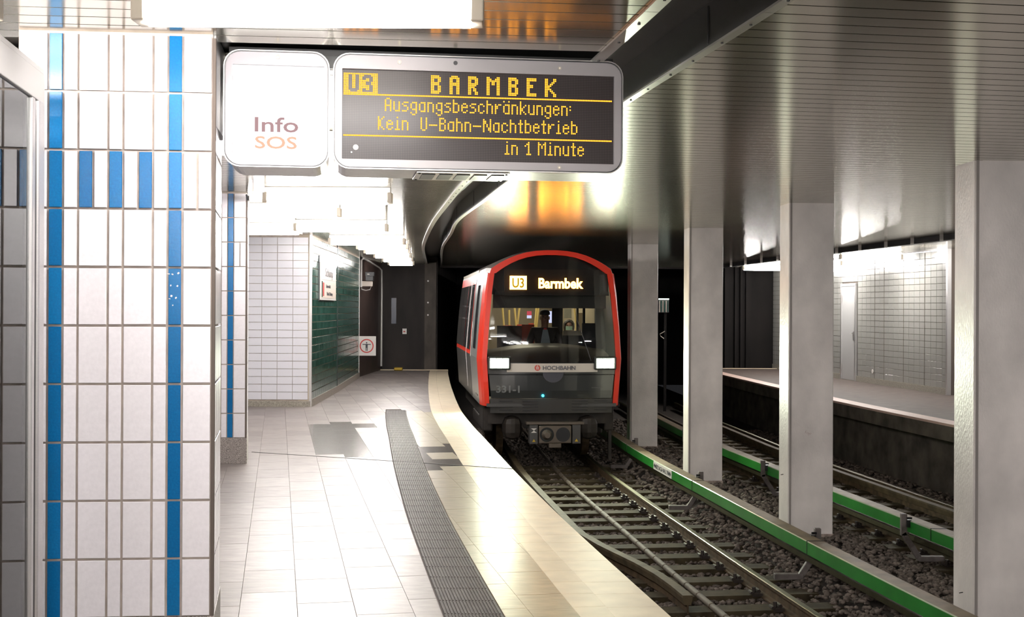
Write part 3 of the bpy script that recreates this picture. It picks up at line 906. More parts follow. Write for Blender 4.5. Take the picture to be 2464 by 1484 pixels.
for x, y in ((7.5, 21.5), (8.0, 17.5), (8.6, 13.5), (8.9, 9.5), (9.0, 5.5), (9.2, 1.5), (9.4, -2.5), (9.6, -6.5)):  # unseen lamps, added to light the fronts of the concrete columns
    lamp(x + 0.9, y, 1.25, 'unseen lamp over the far platform, added to light the columns', 'lamp_far', 'lamps over the far platform')

# ------------------------------------------------------------------ hanging signs
SR = 8.0 * D2R
def rrect(x0, x1, z0, z1, r, n=6):
    pts = []
    for cx2, cz, a0 in ((x1 - r, z0 + r, -90), (x1 - r, z1 - r, 0), (x0 + r, z1 - r, 90), (x0 + r, z0 + r, 180)):
        pts += [(cx2 + r * math.cos((a0 + 90 * i / n) * D2R), cz + r * math.sin((a0 + 90 * i / n) * D2R)) for i in range(n + 1)]
    return pts
def loop_body(mb, pts, y0, y1, cap0=False, cap1=True):
    n = len(pts)
    mb.add([(x, y0, z) for x, z in pts] + [(x, y1, z) for x, z in pts],
           [(i, n + i, n + (i + 1) % n, (i + 1) % n) for i in range(n)] + ([tuple(range(2 * n - 1, n - 1, -1))] if cap1 else []) + ([tuple(range(n))] if cap0 else []))
def ring(mb, outer, inner, y):
    n = len(outer)
    mb.add([(x, y, z) for x, z in outer] + [(x, y, z) for x, z in inner], [(i, (i + 1) % n, n + (i + 1) % n, n + i) for i in range(n)])
def inner_pts(outer, x0, x1, z0, z1, r=0.004):
    """same count as rrect(n=6), tight corners"""
    return rrect(x0, x1, z0, z1, r)
ZB, ZT, DP = 2.205, 2.735, 0.42
def sign_box(root, x0, x1, sx0, sx1, sz0, sz1, mframe):
    o = rrect(x0, x1, ZB, ZT, 0.075)
    mb = MB(); loop_body(mb, rrect(x0 + 0.004, x1 - 0.004, ZB + 0.004, ZT - 0.004, 0.073), 0.012, DP); mb.build('casing', M['satin_steel'], root)
    mb = MB(); ring(mb, rrect(x0 + 0.009, x1 - 0.009, ZB + 0.009, ZT - 0.009, 0.068), inner_pts(None, sx0, sx1, sz0, sz1), 0.0)
    n = 28
    inn = inner_pts(None, sx0, sx1, sz0, sz1)
    loop_body(mb, inn[::-1], 0.0, 0.02, False, False)
    f = mb.build('face_frame', mframe, root)
    mb = MB(); ring(mb, o, rrect(x0 + 0.0045, x1 - 0.0045, ZB + 0.0045, ZT - 0.0045, 0.071), -0.004); loop_body(mb, o, -0.004, 0.03, False, False)
    loop_body(mb, rrect(x0 + 0.0045, x1 - 0.0045, ZB + 0.0045, ZT - 0.0045, 0.071)[::-1], -0.004, 0.01, False, False)
    mb.build('rim', M['steel'], root)
    mb = MB(); ring(mb, rrect(x0 + 0.004, x1 - 0.004, ZB + 0.004, ZT - 0.004, 0.071), rrect(x0 + 0.01, x1 - 0.01, ZB + 0.01, ZT - 0.01, 0.067), 0.006)
    mb.build('gasket', M['black'], root)
def screw(root, x, z):
    mb = MB().cyl((x, -0.004, z), (x, 0.002, z), 0.010, 14)
    s_ = mb.build('screw', M['screw'], root)
    MB().cyl((x, -0.0055, z), (x, -0.0035, z), 0.0045, 6).build('socket', M['lamp_cap'], s_)

M['screw'] = mat('screw', (0.30, 0.27, 0.24), 0.4, 0.3)
info = thing('info_box', 'backlit white info and emergency box hanging left of the departure board', 'sign', (-0.8265, 5.70, 0.025), SR)
sign_box(info, -0.487, -0.012, -0.447, -0.035, 2.262, 2.668, M['info_frame'])
MB().box((-0.241, 0.022, 2.465), (0.414, 0.008, 0.408)).build('light_panel', M['info_face'], info)
RX = Matrix.Rotation(math.pi / 2, 4, 'X')
text('lettering', 'Info', 0.094, M['info_text'], info, Matrix.Translation((-0.253, 0.017, 2.368)) @ RX, 0.001, offset=0.001, xs=1.42)
text('lettering', 'SOS', 0.078, M['sos_text'], info, Matrix.Translation((-0.253, 0.017, 2.292)) @ RX, 0.001, offset=0.001, xs=1.42)
screw(info, -0.245, 2.706); screw(info, -0.245, 2.234)

board = thing('departure_board', 'wide black departure board with amber dot letters hanging over the platform', 'departure board', (-0.8265, 5.70, 0.025), SR)
sign_box(board, 0.004, 1.360, 0.045, 1.318, 2.25, 2.664, M['board_frame'])
MB().box((0.6815, 0.021, 2.457), (1.275, 0.008, 0.416)).build('matrix_panel', M['board_face'], board)
for x, z in ((0.306, 2.700), (1.055, 2.695), (0.306, 2.229), (1.055, 2.229)):
    screw(board, x, z)
MB().cyl((0.565, -0.002, 2.704), (0.565, 0.004, 2.704), 0.010, 14).build('sensor', M['black'], board)
# vent plate with five dark openings on the underside
vp = MB().box((0.61, 0.21, ZB - 0.003), (0.44, 0.33, 0.008)).build('vent_plate', M['steel'], board, bevel=0.001)
for k in range(5):
    MB().box((0.45 + 0.082 * k, 0.20, ZB - 0.009), (0.062, 0.22, 0.004)).build('vent_slot', M['black'], vp)
mb = MB()
for x in (0.405, 0.815):
    for y in (0.07, 0.35): mb.cyl((x, y, ZB - 0.011), (x, y, ZB - 0.006), 0.006, 6)
mb.build('bolts', M['dark'], vp, kind='stuff')
# black mounting beam joining both boxes to the ceiling
mt = thing('mounting_beam', 'black steel beam above the info box and departure board', 'beam', (-0.8265, 5.70, 0), SR)
MB().box((0.43, 0.24, 2.775), (1.80, 0.30, 0.03)).build('beam', M['dark'], mt)
MB().box((-0.60, 0.02, 2.58), (0.035, 0.5, 0.40)).build('side_plate', M['slot_metal'], mt).location.x = 0.085

# --- LED dots
G = {
 'A': '.##.,#..#,#..#,#..#,####,#..#,#..#,#..#', 'K': '#..#,#.#.,##..,##..,##..,##..,#.#.,#..#', 'U': '#..#,#..#,#..#,#..#,#..#,#..#,#..#,.##.',
 'B': '###.,#..#,#..#,###.,#..#,#..#,#..#,###.', 'N': '#...#,##..#,##..#,#.#.#,#.#.#,#..##,#..##,#...#', 'M': '#...#,##.##,#.#.#,#.#.#,#...#,#...#,#...#,#...#',
 'a': '....,....,.###,#..#,#..#,#..#,#..#,.###', 'b': '#...,#...,###.,#..#,#..#,#..#,#..#,###.', 'c': '....,....,.##.,#..#,#...,#...,#..#,.##.',
 'e': '....,....,.##.,#..#,####,#...,#..#,.##.', 'g': '....,....,.###,#..#,#..#,#..#,.###,...#,#..#,.##.', 'h': '#...,#...,###.,#..#,#..#,#..#,#..#,#..#',
 'i': '.#.,...,.#.,.#.,.#.,.#.,.#.,###', 'k': '#...,#...,#..#,#.#.,##..,##..,#.#.,#..#', 'n': '....,....,###.,#..#,#..#,#..#,#..#,#..#',
 'r': '....,....,#.##,##..,##..,#...,#...,#...', 's': '....,....,.###,#...,.##.,...#,...#,###.', 't': '.#.,.#.,###,.#.,.#.,.#.,.#.,.##',
 'u': '....,....,#..#,#..#,#..#,#..#,#..#,.###', 'ä': '#..#,....,.###,#..#,#..#,#..#,#..#,.###', '-': '.....,.....,.....,.....,#####', ':': '.,.,#,.,#',
 '1': '..#.,.##.,#.#.,..#.,..#.,..#.,..#.,.###'}
BIG = {
 'B': '#####.,######,##..##,##..##,#####.,#####.,##..##,##..##,##..##,######,#####.',
 'A': '.####.,######,##..##,##..##,######,######,##..##,##..##,##..##,##..##,##..##',
 'R': '#####.,######,##..##,##..##,######,#####.,####..,##.##.,##.##.,##..##,##..##',
 'M': '##....##,###..###,########,##.##.##,##.##.##,##....##,##....##,##....##,##....##,##....##,##....##',
 'E': '######,######,##....,##....,####..,####..,##....,##....,##....,######,######',
 'K': '##...##,##...##,##..##.,##.##..,####...,###....,####...,##.##..,##..##.,##...##,##...##'}
THREE = '.####.,######,##..##,....##,..###.,..###.,....##,....##,##..##,######,.####.'.split(',')
dots = set(); lines_ = set()
def stamp(glyph, c, r, tgt):
    for i, row in enumerate(glyph.split(',')):
        for j, ch in enumerate(row):
            if ch == '#': tgt.add((c + j, r + i))
for c in range(20):
    for r in range(12): dots.add((c, r))
for r in range(1, 12):
    for c in (3, 4, 7, 8):
        if r < 10: dots.discard((c, r))
for c in range(3, 9): dots.discard((c, 9))
for c in range(4, 8): dots.discard((c, 10))
for i, row in enumerate(THREE[:10]):
    for j, ch in enumerate(row):
        if ch == '#': dots.discard((11 + j, 1 + i))
for ch, c in zip('BARMBEK', (51, 62, 73, 84, 97, 108, 119)): stamp(BIG[ch], c, 0, dots)
c = 24
for ch in 'Ausgangsbeschränkungen': stamp(G[ch], c, 14, dots); c += 5
stamp(G[':'], 134, 14, dots)
for ch, c in (('K', 20), ('e', 25), ('i', 30), ('n', 34), ('U', 45), ('-', 50), ('B', 56), ('a', 61), ('h', 66), ('n', 71), ('-', 76), ('N', 82), ('a', 88), ('c', 93),
              ('h', 98), ('t', 103), ('b', 107), ('e', 112), ('t', 117), ('r', 121), ('i', 126), ('e', 130), ('b', 135)):
    stamp(G[ch], c, 25, dots)
for ch, c in (('i', 95), ('n', 99), ('1', 107), ('M', 115), ('i', 121), ('n', 125), ('u', 130), ('t', 135), ('e', 139)):
    stamp(G[ch], c, 38, dots)
for c in range(160):
    lines_.add((c, 12)); lines_.add((c, 36))
PT = 0.00787; X0 = 0.0546; Z0 = 2.644
def dot_mesh(cells, nm, m, parent, r=0.0036, y=0.0155):
    mb = MB(); k = 8
    hexa = [(math.cos(2 * math.pi * i / k) * r, math.sin(2 * math.pi * i / k) * r) for i in range(k)]
    for (c, rr) in sorted(cells):
        x = X0 + c * PT; z = Z0 - rr * PT
        mb.add([(x + a, y, z + b) for a, b in hexa], [tuple(range(k))])
    return mb.build(nm, m, parent, kind='stuff')
dot_mesh(dots, 'led_dots', M['led'], board)
dot_mesh(lines_, 'led_line_dots', M['led_line'], board, 0.0039)
mb = MB().cyl((0.108, 0.0165, 2.306), (0.108, 0.0158, 2.306), 0.013, 10)
mb.cyl((0.089, 0.0165, 2.283), (0.089, 0.0158, 2.283), 0.004, 8)
mb.build('paint_spot', mat('paint_spot', (0.42, 0.40, 0.38), 0.6), board)

# ------------------------------------------------------------------ glass case at the left edge
cs_ = Vector((math.sin(8.0 * D2R), -math.cos(8.0 * D2R)))      # towards the camera
ct_ = Vector((-cs_.y * -1, cs_.x)) * 1.0
C0 = Vector((-1.90, 5.05)); C1 = C0 + cs_ * 2.9
inw = Vector((cs_.y, -cs_.x))                                    # to the left, into the case
if inw.x > 0: inw = -inw
case = thing('display_case', 'tall steel framed glass display case cut by the left picture edge', 'display case', (C0.x - 0.3, C0.y - 1.0, 0))
fr, L_ = wall_frame(tuple(C0), tuple(C1))
# frame X runs towards the camera; find which side is outside (towards +x world)
def cpos(u, v, z): return C0 + cs_ * u + inw * v, z
def cbox(u0, u1, v0, v1, z0, z1):
    ps = [C0 + cs_ * u + inw * v for u, v in ((u0, v0), (u1, v0), (u1, v1), (u0, v1))]
    return [tuple(p) for p in ps], z0, z1
def cpart(name, m, *bx, bevel=0.0):
    mb = MB()
    for b_ in bx: mb.prism(*cbox(*b_))
    return mb.build(name, M[m], case, world=True, bevel=bevel)
cpart('back_panel', 'info_frame', (0.02, 2.9, 0.30, 0.32, 0.05, 2.35))
cpart('top_panel', 'lamp_body', (0.0, 2.9, 0.0, 0.32, 2.53, 2.55))
cpart('header_rail', 'lamp_body', (0.0, 2.9, -0.004, 0.05, 2.41, 2.53), bevel=0.004)
cpart('frame_post', 'satin_steel', (0.0, 0.10, -0.006, 0.32, 0.05, 2.42), bevel=0.012)
cpart('frame_post', 'satin_steel', (0.155, 0.20, -0.004, 0.03, 0.05, 2.41), bevel=0.006)
cpart('seal', 'black', (0.10, 0.155, 0.004, 0.02, 0.05, 2.41))
cpart('base_rail', 'satin_steel', (0.0, 2.9, 0.0, 0.32, 0.0, 0.06))
cpart('glass_pane', 'case_glass', (0.20, 2.9, 0.008, 0.014, 0.06, 2.41))

# ------------------------------------------------------------------ tracks
import numpy as np
def track(label, fe, sgn, y0, y1, rails, rail_y, guard_pts, conduit_dx, names=True):
    rt = thing('railway_track', label, 'railway track', (fe(14) + sgn * 1.54, 14, -1.1))
    # sleepers, each its own part
    sm = bpy.data.meshes.new('sleeper')
    mb = MB().box((0, 0, 0), (2.46, 0.235, 0.13)); 
    sm.from_pydata(mb.v, [], mb.f); sm.materials.append(M['sleeper'])
    cm = bpy.data.meshes.new('rail_clip')
    mb = MB().box((0.05, 0, 0.012), (0.09, 0.13, 0.03)); mb.cyl((0.035, -0.05, 0.045), (0.035, 0.05, 0.045), 0.018, 6); mb.cyl((0.07, 0, 0.02), (0.07, 0, 0.075), 0.017, 6); mb.cyl((0.10, -0.045, 0.03), (0.10, 0.045, 0.03), 0.016, 6)
    cm.from_pydata(mb.v, [], mb.f); cm.materials.append(M['clip'])
    inv = wmat(rt).inverted()
    y = y0
    while y < y1:
        xm = fe(y) + sgn * 1.54
        a = math.atan((fe(y + .3) - fe(y - .3)) / 0.6)
        R = Matrix.Rotation(-a + random.uniform(-.008, .008), 4, 'Z')
        put('sleeper', sm, rt, inv @ Matrix.Translation((xm, y, -1.122)) @ R)
        if y < 19.8:
            for dx in rails:
                for s_ in (1, -1):
                    x = fe(y) + dx
                    m = Matrix.Translation((x + s_ * 0.045, y, -1.064)) @ Matrix.Rotation(-a, 4, 'Z')
                    if s_ < 0: m = m @ Matrix.Rotation(math.pi, 4, 'Z')
                    put('rail_clip', cm, rt, inv @ m)
        y += 0.583
    for dx in rails:
        p = path(off(fe, dx), rail_y[0], rail_y[1], 0.5)
        prof = [(-0.0625, -1.075), (0.0625, -1.075), (0.062, -1.062), (0.009, -1.045), (0.009, -0.972), (0.034, -0.962), (0.034, -0.942), (-0.034, -0.942), (-0.034, -0.962), (-0.009, -0.972), (-0.009, -1.045), (-0.062, -1.062)]
        r = MB().sweep(p, prof).build('rail', M['rust'], rt, world=True)
        h = [(-0.033, -0.9425), (0.033, -0.9425), (0.033, -0.934), (0.024, -0.929), (-0.024, -0.929), (-0.033, -0.934)]
        MB().sweep(p, h).build('rail_head', M['rail_head'], r).matrix_local = wmat(r).inverted()
    gp = [(fe(y) + dx, y) for dx, y in guard_pts]
    MB().sweep(gp, [(-0.03, -0.99), (0.03, -0.99), (0.045, -0.93), (0.045, -0.905), (-0.045, -0.905), (-0.045, -0.93)]).build('guard_rail', M['guard'], rt, world=True)
    MB().sweep(gp, [(-0.008, -1.07), (0.008, -1.07), (0.008, -0.99), (-0.008, -0.99)]).build('guard_web', M['rust'], rt, world=True)
    cp = path(off(fe, conduit_dx), rail_y[0], rail_y[1], 0.6)
    c = MB().tube([(x, y, -1.035) for x, y in cp], 0.030, 8).build('cable_conduit', M['conduit'], rt, world=True, smooth=True)
    mb = MB(); y = 10.2
    while y < 20:
        x = fe(y) + conduit_dx; x2 = fe(y + .02) + conduit_dx
        mb.cyl((x, y, -1.035), (x2, y + .02, -1.035), 0.0325, 8); y += 0.42
    o = mb.build('conduit_clamps', M['rust'], c, kind='stuff'); o.matrix_local = wmat(c).inverted()
    return rt
gr = [(1.345, 10.9), (1.34, 11.3), (1.31, 11.8), (1.24, 12.3), (1.15, 12.75), (1.05, 13.25), (0.96, 13.9)] + [(0.94, y) for y in rng(14.4, 24, 0.8)]
track('near curved railway track on wooden sleepers in front of the train', edge, 1, 9.3, 21.5, (0.78, 2.27), (5.5, 32), gr, 1.60)
gr2 = [(-0.86, y) for y in rng(11, 27, 0.8)]
track('far railway track in the dark beyond the concrete columns', fedge, -1, 11.2, 26, (-0.60, -2.09), (5.5, 34), gr2, -1.42)

# ballast: loose broken stones, far too many to count
def ballast(n_near=19000, n_far=13500):
    rs = np.random.RandomState(3)
    ico = np.array([(0, 0, 1), (0.894, 0, 0.447), (0.276, 0.851, 0.447), (-0.724, 0.526, 0.447), (-0.724, -0.526, 0.447), (0.276, -0.851, 0.447),
                    (0.724, 0.526, -0.447), (-0.276, 0.851, -0.447), (-0.894, 0, -0.447), (-0.276, -0.851, -0.447), (0.724, -0.526, -0.447), (0, 0, -1)])
    fc = np.array([(0, 1, 2), (0, 2, 3), (0, 3, 4), (0, 4, 5), (0, 5, 1), (1, 6, 2), (2, 7, 3), (3, 8, 4), (4, 9, 5), (5, 10, 1), (6, 7, 2), (7, 8, 3), (8, 9, 4), (9, 10, 5), (10, 6, 1),
                   (6, 11, 7), (7, 11, 8), (8, 11, 9), (9, 11, 10), (10, 11, 6)])
    vs = []; fs = []; k = 0
    for n, ya, yb, s0, s1 in ((n_near, 9.4, 16, 0.019, 0.036), (n_far, 16, 28, 0.026, 0.046)):
        for _ in range(n):
            y = rs.uniform(ya, yb)
            xa = edge(y) - 0.1; xb = fedge(y) + 0.3
            x = rs.uniform(xa, xb)
            d = x - edge(y); e = fedge(y) - x
            base = -1.108
            if d > 2.62 and e > 2.4:
                base = -1.108 + 0.21 * min(1, (d - 2.62) / 0.45) * min(1, (e - 2.4) / 0.4)
            s = rs.uniform(s0, s1)
            v = ico * (1 + rs.uniform(-0.28, 0.28, (12, 1))) * s * np.array([rs.uniform(.8, 1.3), rs.uniform(.8, 1.3), rs.uniform(.55, .85)])
            t = rs.uniform(0, 6.28); c, q = math.cos(t), math.sin(t)
            v = v @ np.array([[c, q, 0], [-q, c, 0], [0, 0, 1]])
            vs.append(v + np.array([x, y, base + rs.uniform(-0.012, 0.014)])); fs.append(fc + k); k += 12
    V = np.concatenate(vs).astype(np.float32); Fa = np.concatenate(fs).astype(np.int32)
    me = bpy.data.meshes.new('ballast')
    me.vertices.add(len(V)); me.vertices.foreach_set('co', V.ravel())
    me.loops.add(Fa.size); me.loops.foreach_set('vertex_index', Fa.ravel())
    me.polygons.add(len(Fa)); me.polygons.foreach_set('loop_start', np.arange(0, Fa.size, 3, dtype=np.int32))
    me.update(); me.validate()
    me.materials.append(M['stone_a'])
    o = link(bpy.data.objects.new('ballast', me))
    tag(o, 'coarse brown grey ballast stones around both tracks', 'ballast', kind='stuff')
ballast()

# ------------------------------------------------------------------ covered conductor rails
def cond_rail(label, f, side, z, y0, y1, joints, posts, plate=None):
    """f = plan curve of the cover's left edge; side +1: posts on the right of the cover"""
    rt = thing('conductor_rail', label, 'conductor rail', (f(14), 14, z - 0.3))
    Wc, Hc = 0.155, 0.125
    js = [y0] + joints + [y1]
    for a, b in zip(js[:-1], js[1:]):
        p = path(f, a + 0.004, b - 0.004, 0.5)
        c = MB().sweep(p, [(0.0, z - Hc), (0.010, z - Hc), (0.010, z - 0.02), (Wc - 0.01, z - 0.012), (Wc - 0.01, z - Hc), (Wc, z - Hc), (Wc, z - 0.008), (0.0, z - 0.008)]).build('cover', M['green_cover'], rt, world=True)
        o = MB().sweep(p, [(0.006, z - 0.008), (Wc, z - 0.008), (Wc, z), (0.006, z)]).build('cover_top', M['cover_top'], c); o.matrix_local = wmat(c).inverted()
        o = MB().sweep(p, [(-0.001, z - 0.010), (0.006, z - 0.008), (0.006, z + 0.0006), (-0.001, z - 0.005)]).build('cover_lip', M['cover_edge'], c); o.matrix_local = wmat(c).inverted()
    for y in joints:
        mb = MB(); x = f(y)
        mb.box((x + Wc / 2, y, z + 0.001), (Wc + 0.006, 0.012, 0.006)); mb.box((x - 0.001, y, z - Hc / 2), (0.005, 0.012, Hc))
        mb.build('joint', M['black'], rt, world=True)
    MB().sweep(path(f, y0, y1, 0.6), [(0.045, z - 0.215), (0.105, z - 0.215), (0.105, z - 0.165), (0.045, z - 0.165)]).build('power_rail', M['rail_head'], rt, world=True)
    for y in posts:
        x = f(y) + (Wc + 0.055 if side > 0 else -0.055)
        s = -side
        mb = MB()
        th = 0.055
        zb = -1.03
        mb.box((x, y, (z + 0.07 + zb + 0.27) / 2), (0.062, th, z + 0.07 - zb - 0.27))
        # knee bends towards the track, then a foot lies on the sleeper
        a = Vector((x, y, zb + 0.29)); b = Vector((x + s * 0.16, y, zb + 0.04))
        dd = (b - a); L_ = dd.length
        mb.box(tuple((a + b) / 2), (0.058, th, L_ + 0.03), ry=math.atan2(dd.x, dd.z) if dd.z > 0 else math.atan2(-dd.x, -dd.z))
        mb.box((b.x + s * 0.12, y, zb + 0.03), (0.28, th + 0.02, 0.055))
        br = mb.build('bracket', M['bracket'], rt, world=True, bevel=0.006)
        m2 = MB().box((x + s * 0.045, y, z - 0.03), (0.05, 0.075, 0.075)); m2.cyl((x + s * .02, y - .05, z + .03), (x + s * .07, y - .05, z + .03), 0.012, 6)
        o = m2.build('insulator', M['black'], br); o.matrix_local = wmat(br).inverted() @ Matrix.Identity(4)
    if plate:
        a, b, txt = plate
        p = path(f, a, b, 0.2)
        pl = MB().sweep(p, [(-0.006, z - 0.122), (-0.001, z - 0.122), (-0.001, z - 0.010), (-0.006, z - 0.010)]).build('label_plate', M['white_plate'], rt, world=True)
        # text runs along the cover towards the camera
        pa, pb = Vector((f(b), b)), Vector((f(a), a))
        frm, L_ = wall_frame(tuple(pa), tuple(pb))
        inv = wmat(pl).inverted()
        # characters stand on the left face
        nx = Vector((-(pb - pa).y, (pb - pa).x)).normalized()
        out = -1 if nx.x > 0 else 1
        n2 = nx * (1 if nx.x < 0 else -1)
        for body, u, sz in ((txt, L_ / 2, 0.085),):
            m = frm @ Matrix.Translation((u, -0.009, z - 0.097)) @ RX
            text('lettering', body, sz, M['ink'], pl, inv @ m, 0.0008, xs=1.8)
        mb = MB()
        for u in (0.07, 0.16, L_ - 0.07, L_ - 0.16):
            s_ = -1 if u < L_ / 2 else 1
            pts = [(u + s_ * 0.04, 0.0), (u - s_ * 0.03, 0.040), (u - s_ * 0.03, 0.014), (u - s_ * 0.045, 0.014), (u - s_ * 0.045, -0.014), (u - s_ * 0.03, -0.014), (u - s_ * 0.03, -0.040)]
            vs = [frm @ Vector((q, -0.0095, z - 0.066 + w2)) for q, w2 in pts]
            mb.add(vs, [tuple(range(len(vs)))])
        o = mb.build('arrows', M['ink'], pl); o.matrix_local = inv
    return rt
cond_rail('green covered conductor rail running beside the near track', off(edge, 2.73), 1, -0.60, 6.0, 27.0, [11.85, 16.0, 20.3], [12.15, 16.35, 20.6], (17.05, 18.15, 'ZUGHALT'))
cond_rail('green covered conductor rail behind the concrete columns, beside the far track', off(fedge, -2.55), -1, -0.60, 9.0, 28.0, [12.55, 17.05, 21.4], [13.05, 17.6, 22.2])

# ------------------------------------------------------------------ the train
def at(px, py, D):
    """point seen at a photograph position at distance D along the view"""
    return Vector(((px - 1232) / 3000 * D, D, 1.59 + (743 + 0.0045 * (px - 1232) - py) / 3000 * D))
TY = 5.5 * D2R
RAIL_Z = -0.93
train = thing('train', 'red and grey underground train arriving with bright headlights', 'train', (0.653, 20.0, RAIL_Z), TY)
Tm = wmat(train); Ti = Tm.inverted()
def tl(px, py, D):
    return Ti @ at(px, py, D)
def yf(x, z):
    return 0.10 * (x / 1.1) ** 2 + max(0, z - 2.0) * 0.10 + max(0, 1.2 - z) * 0.14
def arch(x, top, drop, half):
    return top - drop * (abs(x) / half) ** 2.4
def outline(inset=0.0, zb=0.965):
    pts = [(-1.075 + inset, zb), (-1.10 + inset, 1.35), (-1.125 + inset, 1.72), (-1.09 + inset, 2.25), (-1.04 + inset, 2.8), (-1.0 + inset, 3.10)]
    half = 0.975 - inset; top = 3.475 - inset
    xs = [half * math.sin(t) for t in rng(-math.pi / 2 * 0.97, math.pi / 2 * 0.97, math.pi / 18)]
    pts += [(x, arch(x, top, 0.30, half)) for x in xs]
    pts += [(-x, z) for x, z in pts[5::-1]]
    return pts
OUT, INN = outline(0.0), outline(0.075)
n = len(OUT)
mb = MB()
mb.add([(x, yf(x, z), z) for x, z in OUT] + [(x, yf(x, z) + 0.004, z) for x, z in INN], [(i, i + 1, n + i + 1, n + i) for i in range(n - 1)])
mb.add([(x, yf(x, z) + 0.004, z) for x, z in INN] + [(x, yf(x, z) + 0.09, z) for x, z in INN], [(i, i + 1, n + i + 1, n + i) for i in range(n - 1)])
fr_ = mb.build('front_frame', M['train_red'], train, smooth=False)
def grow(p, g): return [(x * (1 + g), z + (g * 0.3 if z > 3 else 0)) for x, z in p]
O2 = grow(OUT, 0.055)
# wrap-around red corner pieces on both sides
for lo, hi in ((0, 6), (n - 6, n)):
    MB().sheet([[(x, yf(x, z), z) for x, z in OUT[lo:hi]], [(x * 1.03, 0.22, z) for x, z in OUT[lo:hi]], [(x, 0.48, z) for x, z in O2[lo:hi]]]).build('corner_panel', M['train_red'], train)
MB().sheet([[(x, yf(x, z), z) for x, z in OUT[5:n - 5]], [(x, 0.48, z) for x, z in O2[5:n - 5]], [(x, 6.8, z) for x, z in O2[5:n - 5]]]).build('roof', M['train_roof'], train)
for lo, hi, s_ in ((0, 6, -1), (n - 6, n, 1)):
    seg = O2[lo:hi]
    cabs = MB().sheet([[(x, 0.48, z) for x, z in seg], [(x, 2.25, z) for x, z in seg]]).build('cab_side', M['train_silver'], train)
    up = [p for p in seg if p[1] > 1.6]
    lowp = [p for p in seg if p[1] < 1.8]
    MB().sheet([[(x, 2.25, z) for x, z in lowp], [(x, 6.8, z) for x, z in lowp]]).build('side_skirt', M['train_grey'], train)
    MB().sheet([[(x, 2.25, z) for x, z in up], [(x, 6.8, z) for x, z in up]]).build('side_panel', M['train_red'], train)
    def sx(z):
        pp = sorted(seg, key=lambda p: p[1])
        for a, b in zip(pp[:-1], pp[1:]):
            if a[1] <= z <= b[1]:
                return a[0] + (b[0] - a[0]) * (z - a[1]) / (b[1] - a[1])
        return pp[0][0]
    def side_plate(name, m_, y0, y1, z0, z1, e=0.008, par=None):
        zs = rng(z0, z1, 0.3)
        rows = [[(sx(z) + s_ * e, y0, z) for z in zs], [(sx(z) + s_ * e, y1, z) for z in zs]]
        return MB().sheet(rows).build(name, m_, par or train, solid=0.006)
    wd = side_plate('cab_window', M['side_glass'], 0.95, 1.45, 1.86, 2.92, 0.012, cabs)
    side_plate('door_outline', M['train_grey'], 2.20, 2.235, 1.0, 3.05, 0.006, cabs)
    side_plate('step_grille', M['black'], 0.75, 1.30, 1.08, 1.11, 0.006, cabs)
    side_plate('grab_rail', M['steel'], 1.9, 1.93, 1.7, 2.3, 0.02, cabs)
    for y0, y1 in ((2.40, 3.15), (3.25, 4.0), (4.2, 5.35), (5.45, 6.7)):
        side_plate('window', M['side_glass'], y0, y1, 1.80, 2.96, 0.012)
    side_plate('door_post', M['satin_steel'], 3.18, 3.22, 1.1, 3.0, 0.02)
MB().add([(x, 6.8, z) for x, z in O2], [tuple(range(n))]).build('end_wall', M['train_grey'], train, solid=0.03)
# following car, hidden behind the first but for its roof line
cp_ = path(off(edge, 1.62), 27.2, 44, 1.0)
prof = [(x, z + RAIL_Z) for x, z in grow(outline(0.0, 1.0), 0.02)]
MB().sweep(cp_, prof).build('following_car', M['train_roof'], train, world=True)

# windshield
rows = []
for v in rng(0, 1, 0.1):
    row = []
    for u in rng(-1, 1, 0.125):
        xb, zb = 1.048 * u, 1.645
        xt = 0.90 * u; zt_ = arch(0.90 * u, 3.40, 0.272, 0.90)
        x = xb + (xt - xb) * v; z = zb + (zt_ - zb) * v
        x = x * (1 + 0.012 * math.sin(math.pi * v))
        row.append((x, yf(x, z) + 0.012, z))
    rows.append(row)
ws = MB().sheet(rows).build('windshield', M['windshield'], train, smooth=True)
# dark surround under the glass: sides, sill and display hood
def fgrid(name, m_, xl, xr, z0, z1, e=0.0, par=None, nx=10, nz=4, thick=0.03):
    zs = rng(z0, z1, (z1 - z0) / nz); 
    rows = [[(xl(z) + (xr(z) - xl(z)) * i / nx, yf(xl(z) + (xr(z) - xl(z)) * i / nx, z) + e, z) for i in range(nx + 1)] for z in zs]
    return MB().sheet(rows).build(name, m_, par or train, solid=thick)
C = lambda v: (lambda z: v)
fgrid('fascia', M['train_dark'], lambda z: -0.995 - (z - 0.97) * 0.06, lambda z: 0.995 + (z - 0.97) * 0.06, 1.475, 1.66, 0.006)
fgrid('lower_fascia', M['train_dark'], lambda z: -0.975 - (z - 1.07) * 0.10, lambda z: 0.975 + (z - 1.07) * 0.10, 1.09, 1.465, 0.0, nz=6)
fgrid('bumper', M['train_grey'], C(-0.99), C(0.99), 0.85, 1.08, 0.0)
mb = MB()
for z in (0.90, 0.95, 1.0, 1.045):
    for x in (-0.72, -0.35, 0.45, 0.78):
        mb.box((x, yf(x, z) - 0.004, z), (0.26, 0.012, 0.012))
mb.build('bumper_slots', M['black'], train, kind='stuff')
bn = fgrid('banner', M['banner'], C(-0.735), C(0.735), 1.512, 1.652, -0.022, thick=0.012)
text('lettering', 'HOCHBAHN', 0.092, mat('banner_ink', (0.10, 0.10, 0.12), 0.4), bn, Matrix.Translation((0.105, -0.028, 1.550)) @ RX, 0.001, offset=0.0015, xs=1.02)
em = MB().cyl((-0.245, -0.026, 1.582), (-0.245, -0.020, 1.582), 0.047, 24).build('emblem', mat('emblem_red', (0.62, 0.09, 0.06), 0.4), bn)
